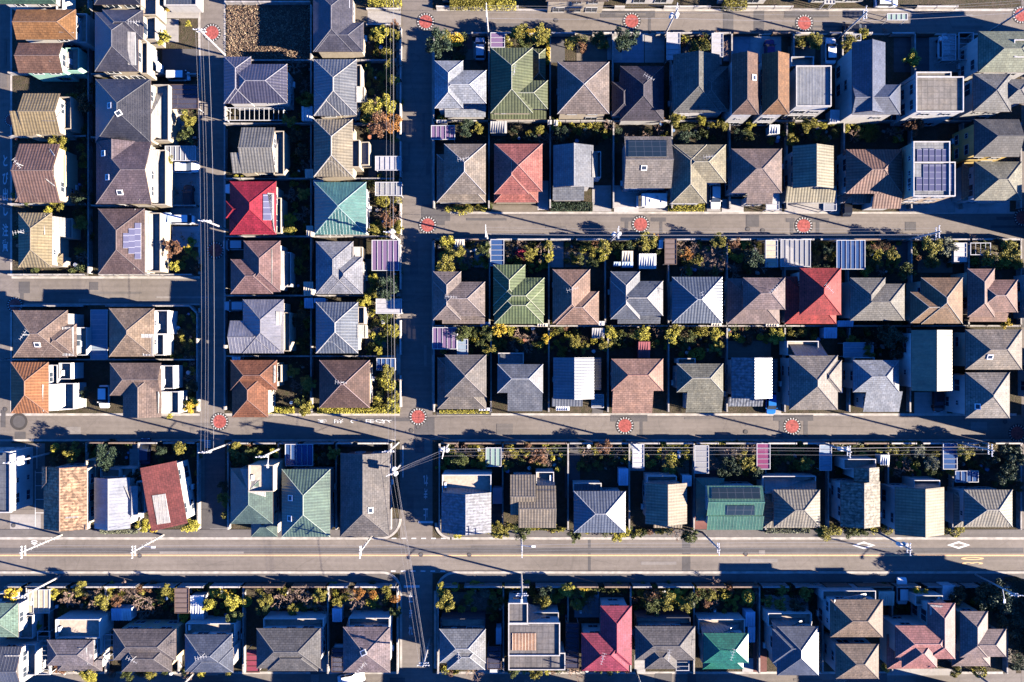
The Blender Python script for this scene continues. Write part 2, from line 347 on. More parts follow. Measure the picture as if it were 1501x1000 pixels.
# ---------------------------------------------------------------- forecourts, yards and lots
M_YARD = mk_asphalt('pressed_yard_earth', (.15,.125,.095)); M_BRICK = mk_asphalt('red_paving', (.16,.07,.06)); M_BLUEP = mk_asphalt('blue_grey_paving', (.24,.26,.29))
PM = {'c':M_CONC,'p':M_PALE,'a':M_ASPH,'d':M_ASPHD,'y':M_YARD,'r':M_BRICK,'b':M_BLUEP}
PADS = '''c 242 214 292 250;c 250 252 292 330;p 252 332 293 362;c 228 28 262 62;d 238 72 292 108;c 246 124 292 160;c 230 5 292 27;p 232 160 270 200
a -40 650 66 776;c 15 754 60 776;y 455 12 590 40;c 539 16 588 37;y 540 205 586 262;y 535 380 590 430;y 535 480 566 510
y 675 60 700 88;r 677 50 692 72;c 694 62 712 86;d 806 52 828 92;y 845 50 890 92;p 890 54 912 88;b 900 50 944 92;c 945 52 974 92;c 976 50 998 90;d 1000 60 1042 80;p 1043 48 1058 95;b 1060 53 1100 90;p 1100 53 1145 92;y 1155 68 1195 86;c 1203 54 1230 100;d 1310 56 1362 106;c 1362 55 1420 106
p 900 272 936 311;c 936 270 982 310;c 1036 268 1056 310;p 1058 292 1090 311;c 1122 268 1146 311;c 1150 295 1236 311;y 720 300 790 311;p 788 265 804 308;c 868 272 896 310;c 1318 290 1400 312;p 1400 292 1480 313
y 640 370 690 394;p 665 352 694 370;c 695 352 720 392;d 718 352 742 390;y 828 370 868 392;c 806 352 826 392;y 1006 360 1058 396;p 1120 352 1144 392;c 1144 352 1190 396;c 1226 352 1270 396;d 1310 354 1336 392;y 1345 380 1396 400;c 1394 355 1420 386;y 1420 370 1475 392
d 634 480 670 520;y 1056 500 1130 525;c 1340 575 1388 606;c 1396 575 1416 606;d 640 602 720 609;c 1125 575 1145 606;d 868 575 884 606
p 190 648 216 690;d 418 650 460 684;d 500 648 560 655;d 296 735 334 776;c 308 775 338 787;r 676 718 686 742;d 720 740 736 776;d 828 648 850 730;y 970 655 1010 700;r 1012 684 1052 776;y 1040 655 1104 690;r 1108 650 1130 690;c 1380 650 1404 690;b 920 648 945 690
c 262 855 282 870;y 505 870 566 905;y 660 868 728 900;y 756 870 810 890;b 842 864 878 905;r 466 870 482 906;c 468 960 486 986;p 700 965 716 986;c 715 960 735 986;p 930 960 946 986;c 990 963 1012 987;p 1088 965 1104 985;r 1104 940 1124 985;p 1120 872 1185 900;c 1265 850 1285 875;c 1300 980 1400 990;c 300 983 320 990;r 361 952 381 986;d 455 985 480 988'''
for i, q in enumerate(PADS.replace('\n', ';').split(';')):
    v = q.split(); sheet('driveway' if v[0] not in 'y' else 'yard_earth', PM[v[0]], *map(float, v[1:]), .0305+.0013*(i % 7))
sheet('vacant_lot', mk_asphalt('dry_dark_earth', (.10,.07,.05)), 333, 8, 458, 92, .03)
for y in (692.4, 711.6, 731.6, 751.4): dash(51.5, y, 65, y+.9, z=.046)
dash(51.5, 690, 52.4, 772, z=.05)
for x in (37, 54): dash(x, 652, x+.7, 687, z=.046)
# ---------------------------------------------------------------- house builder
ORD = ['first','second','third','fourth','fifth','sixth','seventh','eighth','ninth','tenth','eleventh','twelfth','thirteenth','fourteenth']
ROWS = {'A':'outer column','B':'second column','C':'corner block','D':'third column','E':'fourth column','F':'top row','G':'second row',
 'I':'third row','J':'fourth row','KL':'short main road row','KR':'long main road row','LL':'short bottom row','LR':'long bottom row','T':'top edge row','N':'lane edge'}
FOOT = []      # ground footprints (x0,x1,y0,y1) kept free of plants
BALC = []
HOUSES = []    # (cx, cy, ref)
RCOUNT = {}
def win_mesh(w_, h_):
    m = MB(); t = .07
    m.box(-w_/2, w_/2, -.09, .02, -h_/2, -h_/2+t, 1); m.box(-w_/2, w_/2, -.07, .02, h_/2-t, h_/2, 1)
    for x in (-w_/2, -.03, w_/2-.06): m.box(x, x+.06, -.068, .02, -h_/2+t, h_/2-t, 1)
    m.poly([(-w_/2,-.03,-h_/2),(w_/2,-.03,-h_/2),(w_/2,-.03,h_/2),(-w_/2,-.03,h_/2)], 0)
    return m.mesh('window', [M_WIN, M_FRAME])
WIN_BIG = win_mesh(1.9, 1.7); WIN_MID = win_mesh(1.6, 1.1); WIN_SMALL = win_mesh(.8, .8)
def sky_mesh():
    m = MB(); m.box(-.45,.45,-.4,.4,0,.14,1,skip='t')
    m.poly([(-.45,-.4,.14),(.45,-.4,.14),(.45,.4,.14),(-.45,.4,.14)], 1); m.box(-.33,.33,-.28,.28,.14,.16,0)
    return m.mesh('skylight', [M_WIN, M_WHITE])
SKYL = sky_mesh()
def ant_mesh():
    m = MB(); m.tube((0,0,-.3),(0,0,1.6),.03,n=5)
    m.tube((-.75,-.4,1.55),(.75,.4,1.55),.02,n=4)
    for k in range(5):
        f = -1+2*k/4; a = (f*.75, f*.4); l = .2+.04*k
        m.tube((a[0]-l*.47,a[1]+l*.88,1.56),(a[0]+l*.47,a[1]-l*.88,1.56),.017,n=4)
    return m.mesh('antenna', [M_STEEL])
ANT = ant_mesh()

def parse(r, off):
    q = r.split(); typ = q[0]; x0,y0,x1,y1 = map(float, q[1:5]); return typ, x0, y0, x1, y1, (float(q[5]) if len(q) > 5 else None)
class Rect:
    def __init__(s, r, zdef, p, i, rot, cpx):
        s.t, x0, y0, x1, y1, z = parse(r, 0); s.low = z is not None and z < 4; z = (zdef if z is None else z)
        s.X0, s.Y0, _ = P(x0, y1, z); s.X1, s.Y1, _ = P(x1, y0, z); s.z = z-.017*i; s.p = p; s.i = i
        s.X0 += .011*i; s.Y0 += .013*i; s.X1 -= .012*i; s.Y1 -= .010*i
        L, W = s.X1-s.X0, s.Y1-s.Y0
        if s.t == 'h': s.t = ('x' if L >= W else 'y')+'hh'
        if s.t in ('x', 'y'): s.t += 'gg'
        if s.t == 'xhh' and L < W: s.t = 'yhh'
        elif s.t == 'yhh' and W < L: s.t = 'xhh'
    def height(s, X, Y):
        if not (s.X0 <= X <= s.X1 and s.Y0 <= Y <= s.Y1): return -1
        t = s.t; dl, dr, db, dt = X-s.X0, s.X1-X, Y-s.Y0, s.Y1-Y
        if t == 'f': return s.z-.3
        if t[0] == 's': return s.z+s.p*{'u':dt,'d':db,'l':dl,'r':dr}[t[1]]*.8
        if t[0] == 'x':
            d = [db, dt]+([dl] if t[1]=='h' else [])+([dr] if t[2]=='h' else [])
        else: d = [dl, dr]+([dt] if t[1]=='h' else [])+([db] if t[2]=='h' else [])
        return s.z+s.p*min(d)
    def build(s, rf, wl, cp, o):
        """roof slopes into rf (0 tiles, 1 trim), walls into wl, ridge caps into cp; o = root xy"""
        ox, oy = o; t = s.t; z = s.z; th = .13; ins = .32 if s.low else .5
        X0, X1, Y0, Y1 = s.X0-ox, s.X1-ox, s.Y0-oy, s.Y1-oy
        wx0, wx1, wy0, wy1 = X0+ins, X1-ins, Y0+ins, Y1-ins
        if t == 'f':
            wl.box(X0+.1, X1-.1, Y0+.1, Y1-.1, 0, z-.34)
            rf.poly([(X0+.05,Y0+.05,z-.3),(X1-.05,Y0+.05,z-.3),(X1-.05,Y1-.05,z-.3),(X0+.05,Y1-.05,z-.3)], 0)
            pw = .16
            for b in ((X0,X1,Y0,Y0+pw),(X0,X1,Y1-pw,Y1),(X0,X0+pw,Y0+pw,Y1-pw),(X1-pw,X1,Y0+pw,Y1-pw)): rf.box(*b, z-.5, z, 2)
            return
        if t[0] == 's':
            d = t[1]; H = z+s.p*.8*((Y1-Y0) if d in 'ud' else (X1-X0))
            zz = {'u':(H,H,z,z),'d':(z,z,H,H),'l':(z,H,H,z),'r':(H,z,z,H)}[d]
            q = [(X0,Y0,zz[0]),(X1,Y0,zz[1]),(X1,Y1,zz[2]),(X0,Y1,zz[3])]
            k = {'d':0,'r':1,'u':2,'l':3}[d]; q2 = q[k:]+q[:k]
            rf.slope(q2, 0); s.under(rf, q2, th, (0,1,2,3)); wl.box(wx0, wx1, wy0, wy1, 0, z-.02); return
        if t[0] == 'x': mp = lambda u, v, h: (u, v, h); u0,u1,v0,v1 = X0,X1,Y0,Y1; le, re = t[1], t[2]
        else: mp = lambda u, v, h: (-v, u, h); u0,u1,v0,v1 = Y0,Y1,-X1,-X0; le, re = t[2], t[1]
        hw = (v1-v0)/2; vc = (v0+v1)/2; zr = z+s.p*hw
        rl = u0+(hw if le == 'h' else 0); rr = u1-(hw if re == 'h' else 0)
        if rl > rr-.02: rl = rr = (rl+rr)/2
        def face(pts, ed):
            pts = [mp(*p) for p in pts]
            if len(pts) == 4 and rl == rr: pts = pts[:3]
            rf.slope(pts, 0); s.under(rf, pts, th, ed)
        vl = le == 'g'; vr = re == 'g'
        face([(u0,v0,z),(u1,v0,z),(rr,vc,zr),(rl,vc,zr)], (0,)+((1,) if vr else ())+((3,) if vl else ()))
        face([(u1,v1,z),(u0,v1,z),(rl,vc,zr),(rr,vc,zr)], (0,)+((1,) if vl else ())+((3,) if vr else ()))
        if not vl: face([(u0,v1,z),(u0,v0,z),(rl,vc,zr)], (0,))
        if not vr: face([(u1,v0,z),(u1,v1,z),(rr,vc,zr)], (0,))
        r_ = .07
        if rr-rl > .1: cp.tube(mp(rl-.02,vc,zr+.01), mp(rr+.02,vc,zr+.01), r_, n=6)
        for e, uu, rp in ((le,u0,rl),(re,u1,rr)):
            if e == 'h':
                for vv in (v0, v1): cp.tube(mp(uu,vv,z+.02), mp(rp,vc,zr+.01), r_*.9, n=6, caps=False)
        # walls: a box, and a pentagon under each gable
        wl.box(wx0, wx1, wy0, wy1, 0, z+.02, skip='b')
        for e, uu, sg in ((le,u0+ins,-1),(re,u1-ins,1)):
            if e == 'g':
                g = [(uu,v0+ins,z+.02),(uu,v1-ins,z+.02),(uu,vc,zr-th-.02)]
                if sg < 0: g = [g[1], g[0], g[2]]
                g = [mp(*p) for p in g]; wl.poly(g, 0, [((p[0] if t[0]=='y' else p[1]), p[2]) for p in g])
    def under(s, rf, pts, th, edges):
        low = [(p[0],p[1],p[2]-th) for p in pts]
        rf.poly(low[::-1], 1)
        for e in edges:
            a, b = pts[e], pts[(e+1) % len(pts)]
            rf.poly([(a[0],a[1],a[2]-th),(b[0],b[1],b[2]-th),b,a], 1)

def house(row, desc, hexc, tex, rects, wk='white', z=5.6, p=.45, b='', s='', a='', k='', rot=0, cap=None, bw=None, fp=1, q='', d='', e=''):
    z = float(z); p = float(p); rot = float(rot)
    rs = [Rect(r, z, p, i, rot, None) for i, r in enumerate(rects.split(';'))]
    x0, x1 = min(r.X0 for r in rs), max(r.X1 for r in rs); y0, y1 = min(r.Y0 for r in rs), max(r.Y1 for r in rs)
    o = ((x0+x1)/2, (y0+y1)/2)
    n = RCOUNT[row] = RCOUNT.get(row, 0)+1
    if row == 'X': label = desc; ref = None
    else:
        label = desc+', '+ORD[n-1]+' in the '+ROWS[row]; ref = ORD[n-1]+' house of '+ROWS[row]
        HOUSES.append((o[0], o[1], ref, x1-x0, y1-y0))
    root = thing('house', label, 'house', (o[0], o[1], 0), math.radians(rot), 'houses of the neighbourhood' if row != 'X' else 'houses outside the frame')
    rf, wl, cp = MB(), MB(), MB()
    for r in rs: r.build(rf, wl, cp, o); FOOT.append((r.X0, r.X1, r.Y0, r.Y1)) if fp else 0
    RM = roof_mat(hexc, tex); WM = wall_mat(wk)
    wl.build('wall', [WM], root)
    ro = rf.build('roof', [RM, M_TRIM if tex != 'f' else M_WHITE, M_COPE], root)
    if cp.f:
        base = mul(lin(hexc), ROOFK); cc = lin(cap) if cap else tuple(v*.85+.05 for v in base)
        cp.build('ridge_cap', [plain('ridge_'+hexc+str(cap), cc if not cap else mul(cc, .36), .7, .2, 3)], ro)
    hh = lambda X, Y: max(r.height(X, Y) for r in rs)
    def onroof(px, py):
        zz = z+1
        for _ in range(6):
            X, Y, _z = P(px, py, zz); zz = max(hh(X, Y), 2)
        return X, Y, zz
    for q in filter(None, b.split(';')):
        bx = q.split(); v = list(map(float, bx[:4])); zt = float(bx[4]) if len(bx) > 4 else 3.75
        X0, Y0, _ = P(v[0], v[3], zt); X1, Y1, _ = P(v[2], v[1], zt); FOOT.append((X0, X1, Y0, Y1))
        X0 -= o[0]; X1 -= o[0]; Y0 -= o[1]; Y1 -= o[1]
        m = MB(); t = .11; zf = zt-.85
        m.box(X0+.03, X1-.03, Y0+.03, Y1-.03, 0, zf, 0, top=1, skip='b')
        for c in ((X0,X1,Y0,Y0+t),(X0,X1,Y1-t,Y1),(X0,X0+t,Y0+t,Y1-t),(X1-t,X1,Y0+t,Y1-t)): m.box(*c, zf-.25, zt, 0)
        m.build('balcony', [wall_mat(bw or wk), M_BALC], root)
        if ref and X1-X0 > 1.6 and Y1-Y0 > 1.6: BALC.append(((X0+X1)/2+o[0], (Y0+Y1)/2+o[1], X1-X0, Y1-Y0, zf, ref))
    for q, PMt in [(v_, M_SOLAR) for v_ in filter(None, s.split(';'))]+[(v_, M_PANELP) for v_ in filter(None, q.split(';'))]+[(v_, M_SOLARD) for v_ in filter(None, d.split(';'))]+[(v_, M_DECK) for v_ in filter(None, e.split(';'))]:
        a0, b0, a1, b1 = map(float, q.split()[:4])
        c = [onroof(a0,b1), onroof(a1,b1), onroof(a1,b0), onroof(a0,b0)]
        c = [(x-o[0], y-o[1], zz+.12) for x, y, zz in c]; m = MB(); m.slope(c, 0); lo = [(x,y,zz-.09) for x,y,zz in c]
        for i in range(4): j = (i+1) % 4; m.poly([lo[i], lo[j], c[j], c[i]], 1)
        m.build('solar_panel', [PMt, M_FRAME], root)
    for q in filter(None, k.split(';')):
        x, y, zz = onroof(*map(float, q.split())); e = .15
        nx = Vector((hh(x-e,y)-hh(x+e,y), hh(x,y-e)-hh(x,y+e), 2*e)).normalized()
        sk_ = obj('skylight', SKYL, root, (x-o[0], y-o[1], zz)); sk_.rotation_euler = nx.to_track_quat('Z', 'Y').to_euler()
    for q in filter(None, a.split(';')):
        x, y, zz = onroof(*map(float, q.split())); obj('antenna', ANT, root, (x-o[0], y-o[1], zz), R.uniform(0, 3))
    # windows on the walls
    dx, dy = o
    sides = ('e' if dx < 0 else 'w') + ('s' if dy > 0 else 'n')
    for r in rs:
        if r.low: continue
        ins = .5 if r.t != 'f' else .1
        X0, X1, Y0, Y1 = r.X0+ins, r.X1-ins, r.Y0+ins, r.Y1-ins
        for sd in sides:
            Ln = (Y1-Y0) if sd in 'ew' else (X1-X0)
            if Ln < 2.2: continue
            spots = [.5] if Ln < 4.5 else ([.27,.73] if Ln < 8.5 else [.2,.5,.8])
            for fl in range(1, max(2, int((r.z+.4)//2.8))+1):
                for f in spots:
                    if R.random() < .15: continue
                    zz = 1.35 if fl == 1 else 1.35+2.75*(fl-1)
                    me = WIN_BIG if (fl == 1 and sd in 's') else R.choice((WIN_MID, WIN_MID, WIN_SMALL, WIN_BIG) if zz+1 < r.z else (WIN_MID, WIN_SMALL))
                    px_, py_, rz = {'e':(X1, Y0+f*Ln, math.pi/2),'w':(X0, Y0+f*Ln, -math.pi/2),'n':(X0+f*Ln, Y1, math.pi),'s':(X0+f*Ln, Y0, 0)}[sd]
                    ux, uy = {'e':(1,0),'w':(-1,0),'n':(0,1),'s':(0,-1)}[sd]
                    tx, ty = px_+ux*.45, py_+uy*.45
                    if any(q is not r and q.X0 < tx < q.X1 and q.Y0 < ty < q.Y1 and (fl == 1 or not q.low) for q in rs): continue
                    if fl == 1 and any(c[0]-.2 < tx < c[1]+.2 and c[2]-.2 < ty < c[3]+.2 for c in FOOT[-(len(rs)+4):] if not (c[0] == r.X0 and c[3] == r.Y1)) : continue
                    obj('window', me, root, (px_-o[0], py_-o[1], zz), rz)
    return root
